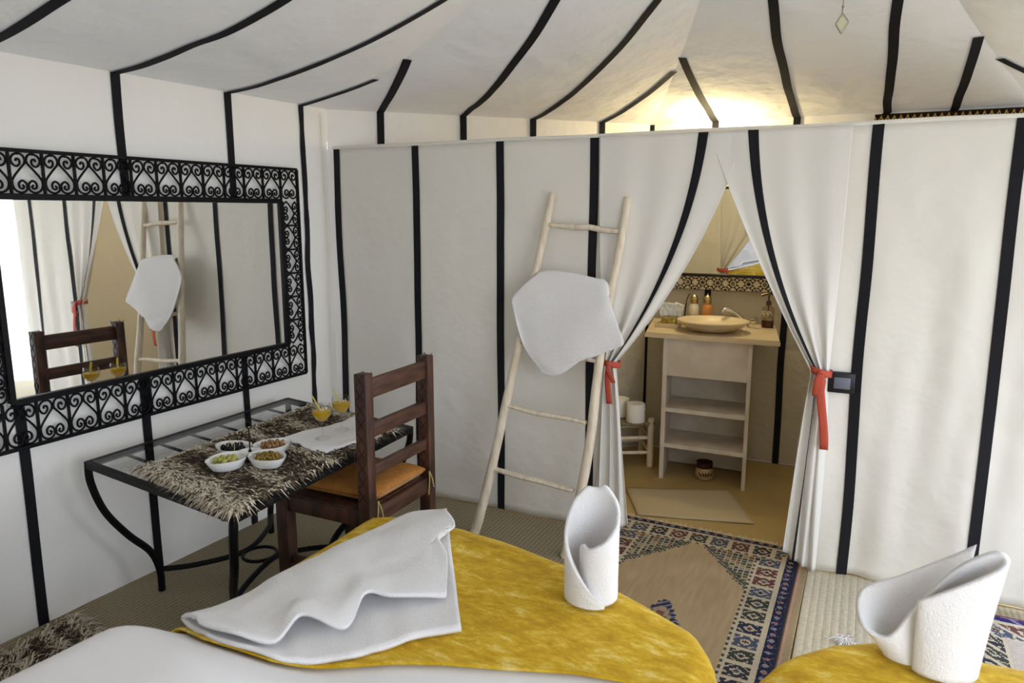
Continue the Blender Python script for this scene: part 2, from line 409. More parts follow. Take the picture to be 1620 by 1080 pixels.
def tie(root, x, z, w, tail, dx, lab):
    mb = MB(); mb.grid(lambda u, v: (x + w * cos(2 * pi * u), 3.448 + .042 * sin(2 * pi * u), z - .014 + .03 * v - .01 * cos(2 * pi * u)), 24, 3); r = obj('ribbon', mb, REDTIE, root, solid=.002, label='orange-red ribbon')
    mb = MB(); mb.ball((x + dx * .6, 3.405, z), .016, 10, (1, .7, 1)); obj('knot', mb, REDTIE, r)
    for k, (l, wd, dd) in enumerate(tail):
        mb = MB(); mb.grid(lambda u, v: (x + dx * .6 + dd * sstep(0, 1, v) + (u - .5) * wd * (.5 + .5 * sstep(0, .3, v)) , 3.397 - .012 * sin(v * 3) - .004 * k, z - v * l), 3, 12); obj('ribbon_tail', mb, REDTIE, r, solid=.002)
tie(lc, -1.125, .912, .055, [(.20, .030, .012), (.09, .026, .03)], .012, '')
tie(rc, -.150, .958, .045, [(.34, .036, .035), (.10, .05, -.004)], .0, '')

# ---------------------------------------------------------------- trim: embroidered hanging above the far end of the partition
def zig(u, v, L, H):
    x = u * L / .034; t = abs((x % 1) - .5) * 2
    if v < .12 or v > .88: return (.02, .012, .008)
    return (.50, .36, .10) if abs((v - .12) / .76 - .15 - .7 * t) < .13 else ((.30, .20, .06) if (abs((x + .5) % 1 - .5) < .12 and (v < .3 or v > .75)) else (.025, .012, .012))
TR = thing('wall_hanging', (.36, 4.93, 0), 'white cloth hanging with black and gold zigzag border above the partition', 'hanging')
mb = MB(); mb.grid(lambda u, v: (lerp(.03, .70, u), 4.928 + .004 * sin(u * 20), lerp(.1, 2.15, v)), 12, 12); obj('cloth', mb, DRAPE, TR, solid=.003)
mb = MB(); mb.grid(lambda u, v: (lerp(-.03, .76, u), 4.918, lerp(2.145, 2.208, v)), 240, 14, cf=lambda u, v: zig(u, v, .79, .06)); obj('border', mb, attr_mat('embroidery'), TR, solid=.006, label='black and gold zigzag border')
for xx in (-.03, .70):
    mb = MB(); mb.grid(lambda u, v: (xx + .06 * u, 4.918, lerp(.1, 2.145, v)), 14, 400, cf=lambda u, v: zig(v, u, 2.0, .06)); obj('border', mb, attr_mat('embroidery'), TR, solid=.006, label='black and gold zigzag border')
# switch box on the partition
SW = thing('light_switch', (-.065, 3.455, .86), 'black wall switch box with grey button on the partition', 'switch')
mb = MB(); mb.box((-.066, 3.452, .915), (.108, .03, .092), bev=.006); obj('housing', mb, mat('black_plastic', (.015, .015, .018), .4), SW)
mb = MB(); mb.box((-.063, 3.434, .915), (.066, .010, .05), bev=.003); obj('button', mb, mat('grey_plastic', (.16, .17, .22), .35), SW, label='grey button')
# ---------------------------------------------------------------- wall mirror in a wrought-iron frame
MA = .044                                   # the mirror hangs parallel to the left wall
def mp_(s, z, off=0.):                      # s runs along the wall (world Y at s), off stands out from the wall
    return Vector((-2.893 + .037 * (s - 1.6) + off, s, z))
MR = thing('wall_mirror', (-2.84, 2.35, .73), 'large wall mirror in black wrought iron scroll frame above the iron table', 'mirror')
Y0, Y1, Z0, Z1 = 1.447, 3.158, .754, 1.875
y0, y1, z0, z1 = 1.606, 3.03, .936, 1.706
mb = MB(); mb.add([mp_(y0 - .01, z0 - .01, .012), mp_(y1 + .01, z0 - .01, .012), mp_(y1 + .01, z1 + .01, .012), mp_(y0 - .01, z1 + .01, .012), mp_(y0 - .01, z0 - .01, .004), mp_(y1 + .01, z0 - .01, .004), mp_(y1 + .01, z1 + .01, .004), mp_(y0 - .01, z1 + .01, .004)],
    [(0, 1, 2, 3), (7, 6, 5, 4), (0, 4, 5, 1), (1, 5, 6, 2), (2, 6, 7, 3), (3, 7, 4, 0)])
obj('mirror_glass', mb, mirror_mat(), MR, smooth=False, label='silvered mirror glass')
for (a, b, c, d) in ((y0, z0, y1, z0), (y1, z0, y1, z1), (y1, z1, y0, z1), (y0, z1, y0, z0)):
    mb = MB(); mb.bar(mp_(a, b, .014), mp_(c, d, .014), .024, .024); obj('inner_rail', mb, IRON, MR)
for (a, b, c, d) in ((Y0, Z0, Y1, Z0), (Y1, Z0, Y1, Z1), (Y1, Z1, Y0, Z1), (Y0, Z1, Y0, Z0)):
    mb = MB(); mb.bar(mp_(a, b, .014), mp_(c, d, .014), .014, .014); obj('outer_rail', mb, IRON, MR)
half = [(-.17, .21), (-.12, .17), (-.17, .12), (-.25, .15), (-.26, .25), (-.17, .32), (-.06, .27), (-.015, .17), (-.07, .07), (-.22, .02), (-.39, .09), (-.455, .24), (-.41, .38), (-.22, .58), (-.04, .75), (-.02, .82), (-.07, .93), (-.20, .985), (-.36, .94), (-.435, .83), (-.38, .71), (-.27, .67), (-.18, .74), (-.19, .83), (-.27, .85), (-.29, .79)]
def cell_mesh(w, h):
    mb = MB()
    for sg in (-1, 1):
        mb.tube([(0, sg * p.x * w, p.y * h) for p in crom([(x, y, 0) for x, y in half], 3)], .0046, 5)
    mb.ball((0, 0, .78 * h), .008, 6); mb.ball((0, 0, .17 * h), .008, 6)
    for sg in (-1, 1): mb.ball((0, sg * .47 * w, .26 * h), .007, 6); mb.ball((0, sg * .22 * w, .99 * h), .007, 6); mb.ball((0, sg * .455 * w, .83 * h), .007, 6)
    me = bpy.data.meshes.new('scroll'); me.from_pydata(mb.v, [], mb.f); me.materials.append(IRON); me.polygons.foreach_set('use_smooth', [True] * len(me.polygons)); me.update(); return me
def place_cell(me, s, z, rot):
    o = bpy.data.objects.new('scroll', me); COL.objects.link(o); o.parent = MR
    o.location = mp_(s, z, .014) - Vector(ORG[MR.name]); o.rotation_euler = (rot, 0, -.037)
nT = 14; wT = (Y1 - Y0) / nT
mT = cell_mesh(wT, Z1 - z1 - .02); mB = cell_mesh(wT, z0 - Z0 - .02)
for k in range(nT):
    c = Y0 + wT * (k + .5)
    place_cell(mT, c, z1 + .012, 0); place_cell(mB, c, Z0 + .007, 0)
    if k:
        for a, b in ((z1, Z1), (Z0, z0)):
            mb = MB(); mb.bar(mp_(Y0 + wT * k, a, .014), mp_(Y0 + wT * k, b, .014), .010, .010); obj('upright', mb, IRON, MR)
nS = 6; hS = (z1 - z0) / nS; mS = cell_mesh(hS, Y1 - y1 - .02)
for k in range(nS):
    zc = z0 + hS * (k + .5)
    place_cell(mS, y1 + .012, zc, -pi / 2); place_cell(mS, y0 - .012, zc, pi / 2)
    if k:
        for a, b in ((y1, Y1), (Y0, y0)):
            mb = MB(); mb.bar(mp_(a, z0 + hS * k, .014), mp_(b, z0 + hS * k, .014), .010, .010); obj('crossbar', mb, IRON, MR)

# ---------------------------------------------------------------- iron table
TZ = .66
TB = [(-2.77, 1.805), (-1.83, 1.667), (-1.872, 2.776), (-2.765, 2.937)]
T = thing('iron_table', (-2.3, 2.3, 0), 'black wrought iron table with curved legs and glass top under the mirror', 'table')
for k in range(4):
    a, b = TB[k], TB[(k + 1) % 4]
    mb = MB(); mb.bar((*a, TZ - .012), (*b, TZ - .012), .028, .026); obj('top_rail', mb, IRON, T)
def tp(u, v): # u across from wall to front, v along
    return lerp(lerp(TB[0][0], TB[1][0], u), lerp(TB[3][0], TB[2][0], u), v), lerp(lerp(TB[0][1], TB[1][1], u), lerp(TB[3][1], TB[2][1], u), v)
for k in range(1, 7):
    mb = MB(); mb.bar((*tp(.01, k / 7), TZ - .018), (*tp(.99, k / 7), TZ - .018), .010, .010); obj('crossbar', mb, IRON, T)
mb = MB(); mb.bar((*tp(.93, .0), TZ - .03), (*tp(.93, 1), TZ - .03), .016, .016); obj('crossbar', mb, IRON, T)
mb = MB()
mb.prism([tp(.015, .01), tp(.985, .01), tp(.985, .99), tp(.015, .99)], TZ - .008, TZ); obj('glass_top', mb, glass_mat('clear_glass', (.985, .99, .985)), T, smooth=False, label='clear glass top')
prof = [(.66, 0, 0), (.572, .0, .01), (.435, .04, .06), (.302, .12, .16), (.2, .20, .25), (.105, .232, .30), (0, .235, .305)]
for k, (c, sx_, sy_, ax) in enumerate(((TB[0], 1, 1, .2), (TB[1], -1, 1, 1), (TB[2], -1, -1, 1), (TB[3], 1, -1, .2))):
    mb = MB(); mb.tube(crom([(c[0] + sx_ * dx * ax, c[1] + sy_ * dy, z) for z, dy, dx in prof], 6), .0155, 8); obj('leg', mb, IRON, T)
F = [(c[0] + sx_ * .30 * ax, c[1] + sy_ * .233) for (c, sx_, sy_, ax) in ((TB[0], 1, 1, .2), (TB[1], -1, 1, 1), (TB[2], -1, -1, 1), (TB[3], 1, -1, .2))]
mx_, my_ = -2.42, 2.34
mid = [(-2.50, 2.30), (-2.36, 2.24), (-2.34, 2.42), (-2.50, 2.42)]
for i, j in ((0, 3), (1, 2)):
    s = -1 if i == 0 else 1; X = mx_ + s * .085
    mb = MB(); mb.tube(crom([(F[i][0], F[i][1], .10), (lerp(F[i][0], X, .55), lerp(F[i][1], my_, .35), .10), (X, my_, .10), (lerp(F[j][0], X, .55), lerp(F[j][1], my_, .35), .10), (F[j][0], F[j][1], .10)], 8), .0125, 8); obj('stretcher', mb, IRON, T)
mb = MB(); R = [(mx_ + .075 * cos(2 * pi * k / 28), my_ + .075 * sin(2 * pi * k / 28), .10) for k in range(29)]; mb.tube(R, .008, 7, cap=False); obj('ring', mb, IRON, T)

# ---------------------------------------------------------------- shaggy woven cloth and rug (base weave plus loose strands)
CREAM = [(.60, .52, .39), (.70, .62, .50), (.50, .42, .31), (.74, .69, .59)]
BROWN = [(.10, .072, .048), (.06, .045, .032), (.14, .105, .07)]
STRAND = attr_mat('wool_strand', bump=0)
def shag(name, label, cat, quad, zf, bands, n, ln, rise, dirs, fray, seed):
    rnd = random.Random(seed)
    q = [Vector((x, y, 0)) for x, y in quad]
    def P(u, v):
        p = q[0].lerp(q[1], u).lerp(q[3].lerp(q[2], u), v); ed = .012 * nz(u * 9, v * 9, seed)
        return Vector((p.x + ed, p.y + ed, 0))
    def colr(u, v):
        w = v + .03 * nz(u * 5, v * 5, seed) + .02 * nz(u * 30, v * 30, seed + 2)
        dark = any(a < w < b for a, b in bands) and u > .035 and rnd.random() < .80
        if not dark and rnd.random() < .22: dark = True
        return rnd.choice(BROWN if dark else CREAM)
    th = thing(name, (q[0].x, q[0].y, zf(0, 0)), label, cat)
    mb = MB(); mb.grid(lambda u, v: P(u, v) + Vector((0, 0, zf(u, v) + .004 + .003 * nz(u * 12, v * 12, 3))), 60, 60, cf=colr)
    obj('woven_base', mb, STRAND, th, solid=.004, off=1.)
    mb = MB()
    for k in range(n):
        u, v = rnd.random(), rnd.random()
        edge = rnd.random() < fray
        if edge: v = rnd.choice((rnd.random() * .05, rnd.random() * .05, 1 - rnd.random() * .03)); 
        c = colr(u, v); p = P(u, v); d0 = dirs(u, v, edge); an = atan2(d0[1], d0[0]) + rnd.gauss(0, .45)
        L = ln * rnd.uniform(.4, 1.3) * (1.3 if edge else 1); w = rnd.uniform(.0016, .0038)
        dx, dy = cos(an), sin(an); zb = zf(u, v) + .006; h = rise * rnd.uniform(.2, 1.2)
        a = Vector((p.x, p.y, zb)); b = Vector((p.x + dx * L * .5, p.y + dy * L * .5, zb + h)); e = Vector((p.x + dx * L, p.y + dy * L, zb + h * rnd.uniform(-.1, .9)))
        if not inside(e, q): e.z -= rnd.uniform(0, .03)
        s = Vector((-dy, dx, 0)) * w
        mb.add([a - s, a + s, b + s, b - s, e], [(0, 1, 2, 3), (3, 2, 4)], c)
    stuff(obj('loose_strands', mb, STRAND, th, smooth=False))
    return th
def inside(p, q):
    sg = 0
    for i in range(4):
        a = q[i]; b = q[(i + 1) % 4]; c = (b.x - a.x) * (p.y - a.y) - (b.y - a.y) * (p.x - a.x)
        if sg == 0: sg = 1 if c > 0 else -1
        elif c * sg < 0: return False
    return True
shag('table_runner', 'shaggy brown and cream woven cloth with frayed ends spread on the glass table', 'tablecloth',
     [(-2.50, 1.855), (-1.845, 1.685), (-1.885, 2.66), (-2.55, 2.86)], lambda u, v: TZ + .002, [(.09, .22), (.28, .50), (.56, .70), (.76, .95)], 10000, .055, .010,
     lambda u, v, e: ((.25, -1) if v < .5 else (.25, 1)) if e else (1, .32 * sin(v * 9)), .35, 3)
shag('shaggy_rug', 'small shaggy cream and dark brown rug on the floor by the left wall', 'rug',
     [(-2.79, 1.27), (-2.30, .95), (-2.40, 1.58), (-2.82, 1.67)], lambda u, v: .002, [(.10, .35), (.55, .68), (.80, .90)], 7000, .07, .03,
     lambda u, v, e: (0.1, 1) if v > .5 else (0.1, -1), .25, 5)

# ---------------------------------------------------------------- on the table: napkin, glasses, snack dish
nq = [(-2.24, 2.325), (-1.955, 2.262), (-1.885, 2.57), (-2.16, 2.76)]
def napf(u, v):
    a = lerp(lerp(nq[0][0], nq[1][0], u), lerp(nq[3][0], nq[2][0], u), v); b = lerp(lerp(nq[0][1], nq[1][1], u), lerp(nq[3][1], nq[2][1], u), v)
    e = max(abs(u - .5), abs(v - .5)) * 2
    return Vector((a + .012 * nz(v * 6, 3), b + .014 * nz(u * 6, 9), TZ + .022 + .008 * nz(u * 4, v * 4, 5) * e + .006 * sin(v * 7 + u * 4) * e ** 3 - .008 * sstep(.9, 1, e)))
mb = MB(); mb.grid(napf, 30, 30)
tag(obj('napkin', mb, LINEN, solid=.007), 'white folded cloth napkin under the two juice glasses', 'napkin')
GL = glass_mat('thin_glass', (.97, .98, .98))
JUICE = mat('orange_juice', (.80, .52, .01), .25, spec=.5, transl=.35)
PEEL = mat('lemon_peel', (.80, .66, .12), .5)
def wineglass(x, y, h, lab, d):
    z = TZ + .030
    t = thing('juice_glass', (x, y, z), lab, 'glass', 'glasses of juice')
    k = h / .155
    mb = MB(); mb.lathe([(.034, 0), (.034, .002), (.012, .005), (.004, .010), (.0035, .060), (.006, .068), (.022, .083), (.037, .103), (.0425, .125), (.040, .145), (.036, .155), (.0345, .155), (.0385, .144), (.041, .125), (.0355, .104), (.021, .085), (0.0001, .074)], (x, y, z), 28)
    obj('glass_bowl', mb, GL, t)
    mb = MB(); mb.lathe([(.0001, .0745), (.0205, .0862), (.035, .1045), (.0402, .122), (.0402, .1245), (.0001, .1245)], (x, y, z), 24); obj('juice', mb, JUICE, t, label='orange-yellow juice')
    mb = MB(); P = crom([(x + .004, y + .004, z + .11), (x - .012, y - .008, z + .145), (x - .032 + d, y - .014, z + .19)], 6); mb.tube(P, [.006] * (len(P) - 1) + [.003], 7, flat=.45); obj('peel_stick', mb, PEEL, t, label='yellow peel stick')
wineglass(-2.056, 2.383, .155, 'stemmed glass of yellow juice on the napkin, nearer the snack dish', -.004)
wineglass(-2.066, 2.525, .155, 'stemmed glass of yellow juice on the napkin, right of the other glass', .006)

DX, DY, DZ = -2.15, 2.062, TZ + .014
D = thing('snack_dish', (DX, DY, DZ), 'white four-lobed porcelain snack dish with a black centre handle', 'dish')
lobes = []
for k, (ang, nm) in enumerate(((radians(-8), 'raisin'), (radians(82), 'nut'), (radians(172), 'black'), (radians(262), 'green'))):
    lx, ly = DX + .098 * cos(ang), DY + .098 * sin(ang); lobes.append((lx, ly, ang, nm))
    def rad(a, r): # pointed leaf outline, point outwards
        c = cos(a); return r * (1 + .34 * max(0, c) ** 5 - .04 * sin(a) ** 2)
    mb = MB(); rings = [(.0, .004), (.55, .004), (.75, .012), (.93, .036), (1.0, .046), (1.06, .047), (1.04, .042), (.80, .010), (.6, .0), (.0, .0)]
    mb.grid(lambda u, v: (lambda q, a: (lx + rad(a, .066 * q[0]) * cos(a + ang), ly + rad(a, .066 * q[0]) * sin(a + ang), DZ + q[1]))(rings[round(v * 9)], 2 * pi * u), 32, 9)
    obj('lobe', mb, CERAM, D, ang=60)
mb = MB(); mb.lathe([(.0001, .034), (.030, .034), (.044, .045), (.040, .046), (.02, .042), (.0001, .041)], (DX, DY, DZ), 24); obj('centre_boss', mb, CERAM, D)
mb = MB(); mb.lathe([(.008, .04), (.006, .046), (.0028, .052), (.0028, .135)], (DX, DY, DZ), 10)
mb.tube([(DX + .014 * cos(t), DY, DZ + .150 + .015 * sin(t)) for t in [2 * pi * k / 16 for k in range(17)]], .003, 6, cap=False)
obj('handle', mb, IRON, D, label='black wire handle with ring')
rnd = random.Random(11)
def heap(kind, n, r, rr, layers, zb):
    L = [l for l in lobes if l[3] == kind][0]; out = []
    pts = []
    for lay in range(layers):
        R = rr * (1 - .10 * lay); m = max(1, int(n * (1 - .22 * lay)))
        for k in range(m):
            q = sqrt((k + .5) / m); a = k * 2.399 + lay * 1.1
            pts.append((L[0] + R * q * cos(a) + .012 * cos(L[2]) * q, L[1] + R * q * sin(a) + .012 * sin(L[2]) * q, DZ + zb + r * 1.45 * lay))
    return pts
GO = mat('green_olive', (.36, .36, .06), .3, col2=(.44, .42, .12), vscale=60, spec=.5)
BO = mat('black_olive', (.010, .008, .010), .4, spec=.25)
RA = mat('golden_raisin', (.30, .20, .035), .5, col2=(.20, .13, .02), vscale=90, bump=.5, bscale=300)
NU = mat('chopped_nut', (.45, .27, .12), .6, col2=(.20, .085, .03), vscale=70, bump=.4, bscale=300)
PICK = mat('toothpick', (.70, .58, .38), .6)
def scatter(nm, pts, mk, m, lab, cat, grp, jit):
    proto = None
    for p in pts:
        if proto is None:
            mb = MB(); mk(mb); proto = obj(nm, mb, m, loc=(0, 0, 0)); o = proto; tag(o, lab, cat, grp)
        else: o = proto.copy(); COL.objects.link(o)
        o.location = p; o.rotation_euler = (rnd.uniform(-jit, jit), rnd.uniform(-jit, jit), rnd.uniform(0, 6.28))
scatter('green_olive', heap('green', 15, .0105, .044, 2, .026), lambda b: b.ball((0, 0, 0), .0105, 10, (1, 1, 1.12)), GO, 'small round green olive heaped in the lobe of the dish', 'olive', 'green olives in the dish', .8)
scatter('black_olive', heap('black', 15, .011, .045, 2, .025), lambda b: b.ball((0, 0, 0), .011, 10, (1, 1, 1.2)), BO, 'glossy black olive heaped in the lobe with toothpicks', 'olive', 'black olives in the dish', .8)
scatter('golden_raisin', heap('raisin', 34, .0078, .047, 2, .034), lambda b: b.ball((0, 0, 0), .0075, 8, (1, .75, 1.5)), RA, 'wrinkled golden raisin heaped in the lobe of the dish', 'raisin', 'golden raisins in the dish', 1.5)
scatter('nut_piece', heap('nut', 30, .0085, .047, 2, .033), lambda b: b.ball((0, 0, 0), .008, 7, (1, .7, 1.2)), NU, 'brown broken nut piece heaped in the lobe of the dish', 'nut', 'nuts in the dish', 1.5)
L = [l for l in lobes if l[3] == 'black'][0]
scatter('toothpick', [(L[0] + dx, L[1] + dy, DZ + .03) for dx, dy in ((.01, -.02), (.025, .0), (-.012, -.03), (.03, -.03), (-.02, .01))], lambda b: b.tube([(0, 0, 0), (0, 0, .045)], .0011, 5), PICK, 'thin wooden toothpick stuck in the black olives', 'toothpick', 'toothpicks in the olives', .25)

# ---------------------------------------------------------------- chair
C = thing('dining_chair', (-1.97, 2.5, 0), 'dark wooden ladder-back chair with orange seat cushion at the iron table', 'chair')
XB, XF, YN, YF = -1.755, -2.195, 2.285, 2.735
def post(y, top):
    mb = MB(); mb.box((XB, y, top / 2), (.058, .052, top), bev=.006); o = obj('back_post', mb, DARKW, C)
    k = 0
    for side in (-1, 1):
        m3 = MB()
        for z in [.52 + .06 * i for i in range(9)]:
            for d in (-1, 1):
                m3.bar((XB - .022 * d, y + side * .0262, z - .027), (XB + .022 * d, y + side * .0262, z + .027), .003, .0022)
        obj('carving', m3, mat('dark_groove', (.016, .007, .005), .7), o, label='carved diamond lattice')
post(YN, 1.025); post(YF, 1.02)
for y in (YN, YF):
    mb = MB(); mb.box((XF, y, .225), (.062, .058, .45), bev=.005); obj('leg', mb, DARKW, C)
for z, h in ((.958, .080), (.785, .062), (.615, .050)):
    mb = MB(); mb.box((XB + .004, (YN + YF) / 2, z), (.026, YF - YN - .045, h), bev=.006); obj('back_slat', mb, DARKWX, C)
for y in (YN, YF):
    mb = MB(); mb.box(((XB + XF) / 2, y, .418), (XB - XF - .05, .034, .07), bev=.004); obj('seat_rail', mb, DARKW, C)
    mb = MB(); mb.box(((XB + XF) / 2, y, .16), (XB - XF - .05, .026, .035), bev=.004); obj('stretcher', mb, DARKW, C)
for x in (XB, XF):
    mb = MB(); mb.box((x, (YN + YF) / 2, .418), (.034, YF - YN - .05, .07), bev=.004); obj('seat_rail', mb, DARKWX, C)
mb = MB(); mb.box(((XB + XF) / 2 - .01, (YN + YF) / 2, .452), (XB - XF - .0, YF - YN + .02, .012), bev=.004); obj('seat_board', mb, DARKW, C)
mb = MB()
def cush(u, v):
    x, y = 2 * u - 1, 2 * v - 1; return x, y
bm_pts = []
def cushz(x, y): return .034 * (1 - abs(x) ** 6) ** .5 * (1 - abs(y) ** 6) ** .5
cxm, cym = (XB + XF) / 2 - .0, (YN + YF) / 2
CL, CWd = (XB - XF) / 2 + .012, (YF - YN) / 2 - .03
mb.grid(lambda u, v: (cxm + CL * sin((u - .5) * pi), cym + (CWd + .0) * sin((v - .5) * pi), .496 + max(.0, cushz(sin((u - .5) * pi), sin((v - .5) * pi))) + .003 * nz(u * 5, v * 5)), 28, 28)
mb.grid(lambda u, v: (cxm + CL * sin((v - .5) * pi), cym + CWd * sin((u - .5) * pi), .494 - max(.0, cushz(sin((u - .5) * pi), sin((v - .5) * pi)))), 28, 28)
cu = obj('seat_cushion', mb, ORANGE, C, label='orange cushion')
mb = MB(); mb.tube([(cxm + CL + .001, lerp(YN + .06, YF - .06, k / 10), .494) for k in range(11)], .0022, 5); obj('zip', mb, mat('grey_zip', (.35, .30, .27), .5), cu)
for y in (YN + .03, YF - .03):
    for d in (-.012, .010):
        mb = MB(); mb.tube(crom([(XB + .03, y, .49), (XB + .038, y + d, .455), (XB + .040, y + d * 2, .40 + d)], 5), .0028, 5); obj('cushion_tie', mb, mat('yellow_cord', (.50, .40, .14), .8), cu, label='yellow tie cord')

# ---------------------------------------------------------------- ladder
LD = thing('wooden_ladder', (-1.45, 3.2, 0), 'pale peeled wood ladder leaning on the white partition', 'ladder')
ly_ = lambda z: 3.115 + .19 * z
railL = [(-1.735, 0), (-1.707, .08), (-1.66, .33), (-1.628, .523), (-1.573, .893), (-1.546, 1.069), (-1.483, 1.448), (-1.438, 1.743)]
railR = [(-1.225, 0), (-1.214, .03), (-1.165, .33), (-1.139, .586), (-1.131, .857), (-1.112, 1.15), (-1.073, 1.457), (-1.051, 1.718)]
for R in (railL, railR):
    P = crom([(x, ly_(z), z) for x, z in R], 6); n = len(P)
    mb = MB(); mb.tube(P, [.026 - .007 * i / n + .0015 * nz(i * .4, R[0][0]) for i in range(n)], 10); obj('rail', mb, PALEW, LD)
for (a, b) in (((-1.451, 1.588), (-1.091, 1.558)), ((-1.497, 1.315), (-1.115, 1.285)), ((-1.557, .989), (-1.139, .946)), ((-1.607, .684), (-1.177, .645)), ((-1.656, .359), (-1.213, .319))):
    P = crom([(lerp(a[0] - .01, b[0] + .01, t), ly_(lerp(a[1], b[1], t)) + .006 * nz(t * 3, a[1] * 7), lerp(a[1], b[1], t) + .010 * nz(t * 2.5, a[1] * 5, 2)) for t in (0, .2, .4, .6, .8, 1)], 4)
    mb = MB(); mb.tube(P, [.0145 + .004 * sin(pi * i / (len(P) - 1)) for i in range(len(P))], 8, flat=.8); obj('rung', mb, PALEW, LD)
# towel hung over the second rung
front = [[(-1.484, 1.337), (-1.437, 1.345), (-1.342, 1.346), (-1.177, 1.322), (-1.119, 1.309), (-1.098, 1.251)],
         [(-1.560, 1.270), (-1.470, 1.245), (-1.342, 1.230), (-1.190, 1.215), (-1.100, 1.20), (-1.062, 1.175)],
         [(-1.595, 1.220), (-1.490, 1.150), (-1.350, 1.11), (-1.210, 1.10), (-1.100, 1.09), (-1.030, 1.11)],
         [(-1.578, 1.150), (-1.500, 1.06), (-1.360, 1.00), (-1.220, .99), (-1.110, 1.02), (-1.003, 1.051)],
         [(-1.524, 1.012), (-1.470, .955), (-1.360, .915), (-1.235, .940), (-1.110, .99), (-1.01, 1.035)],
         [(-1.458, .940), (-1.393, .862), (-1.301, .877), (-1.179, .972), (-1.093, 1.012), (-1.004, 1.046)]]
def towelp(i, j, k):
    x, z = front[j][i]
    return Vector((x, ly_(z) - .034 - (.006 * sin(i * 1.9 + j * .8) if 0 < j else 0) - .006 * j * (5 - j) / 4, z))
rows = [[Vector((x, ly_(z) + .03, z - .16)) for x, z in front[0]], [Vector((x, ly_(z) + .02, z - .03)) for x, z in front[0]], [Vector((x, ly_(z) - .004, z + .008)) for x, z in front[0]]]
rows += [[towelp(i, j, 0) for i in range(6)] for j in range(6)]
def surf_from(rows, nu, nv):
    R2 = [crom(r, nu) for r in rows]; cols = [crom([R2[j][i] for j in range(len(R2))], nv) for i in range(len(R2[0]))]
    mb = MB(); NU, NV = len(cols), len(cols[0])
    mb.v = [tuple(cols[i][j] + Vector((.002 * nz(i * .3, j * .3, 9), .006 * nz(i * .16, j * .16, 4), .004 * nz(i * .2, j * .2, 7)))) for j in range(NV) for i in range(NU)]
    mb.f = [(j * NU + i, j * NU + i + 1, (j + 1) * NU + i + 1, (j + 1) * NU + i) for j in range(NV - 1) for i in range(NU - 1)]; mb.c = [None] * len(mb.f)
    return mb
tag(obj('hand_towel', surf_from(rows, 6, 5), TERRY, solid=.008), 'white terry towel hung over a rung of the wooden ladder', 'towel')
# ---------------------------------------------------------------- beds
def bed(name, label, x0, x1, yh, foot, top, rzc):
    b = thing(name, ((x0 + x1) / 2, (yh + 1.9) / 2, 0), label, 'bed', 'beds')
    fy = lambda x: table(foot, x)
    mb = MB(); mb.prism([(lerp(x0 + .06, x1 - .06, k / 12), fy(lerp(x0 + .06, x1 - .06, k / 12)) - .10) for k in range(13)][::-1] + [(x0 + .06, yh + .03), (x1 - .06, yh + .03)], .03, .34)
    obj('bed_base', mb, mat('bed_base_fabric', (.32, .25, .18), .9), b, smooth=False)
    def sf(u, v, off=0., yl=None, yh2=None, drop=.36, ny=None):
        # u, v in 0..1 with the outer 12 percent hanging down the sides
        def sk(t, lo=True, hi=True):
            if lo and t < .12: return 0., 1 - t / .12
            if hi and t > .88: return 1., (t - .88) / .12
            return (t - (.12 if lo else 0)) / ((.88 if hi else 1) - (.12 if lo else 0)), 0.
        a, d1 = sk(u); c, d2 = sk(v, yl is None, True)
        d = max(d1, d2); x = lerp(x0, x1, a)
        ya = yl(x) if yl else yh
        y = lerp(ya, fy(x), c)
        x -= (d1 if u < .5 else -d1) * .012; y += (d2 if v > .5 else -d2) * .012
        e = min(a, 1 - a) * (x1 - x0); e2 = (fy(x) - y) if yl or v > .5 else min(y - yh, 9)
        e = min(e, max(0, e2), 9)
        z = top(x, y) - .05 * max(0, 1 - e / .10) ** 2 - d * drop
        n = Vector((0, 0, 1)) if d == 0 else Vector(((-1 if u < .12 else 1 if u > .88 else 0), (1 if v > .88 else 0), .2)).normalized()
        if d: z += .012 * sin((x + y) * 16) * d; 
        p = Vector((x, y, z)) + n * (off + .0)
        if d: p += n * (.010 * sin((x * 1.0 + y) * 21) * d)
        return p
    mb = MB(); mb.grid(sf, 90, 100); obj('sheet', mb, LINEN, b, label='white sheet')
    return b, sf
foot1 = [(-1.62, 2.03), (-1.57, 2.11), (-1.50, 2.15), (-1.23, 2.178), (-.8, 2.083), (-.5, 1.95), (-.35, 1.868), (-.28, 1.76), (-.24, 1.62)]
top1 = lambda x, y: .545 + .125 * sstep(1.28, 1.02, y) * sstep(-.75, -1.35, x) + .05 * sstep(1.2, .5, y) + .007 * nz(x * 4, y * 4, 1) + .016 * nz(x * 3 + y * 2, y * 5 - x * 2, 3) * sstep(1.25, 1.0, y)
b1, s1 = bed('bed', 'white-sheeted bed with mustard velvet throw across its foot, before the ladder', -1.615, -.240, .16, foot1, top1, 0)
foot2 = [(-.19, 1.68), (-.1, 1.86), (0, 1.975), (.1, 2.03), (.3, 2.055), (.45, 2.06), (1.0, 2.02), (1.15, 1.9)]
top2 = lambda x, y: .545 + .007 * nz(x * 4, y * 4, 5)
b2, s2 = bed('bed', 'second bed with mustard velvet throw, at the lower right of the photo', -.170, 1.03, .16, foot2, top2, 0)
near1 = lambda x: table([(-1.62, 1.22), (-1.42, 1.17), (-1.226, 1.195), (-.971, 1.35), (-.866, 1.40), (-.56, 1.505), (-.43, 1.53), (-.24, 1.55)], x)
mb = MB(); mb.grid(lambda u, v: s1(u, v, .010 + .004 * (v < .02), near1, None, .30), 80, 70)
tag(obj('velvet_throw', mb, VELVET, solid=.006), 'mustard velvet throw across the foot of the bed before the ladder', 'throw', 'velvet throws')
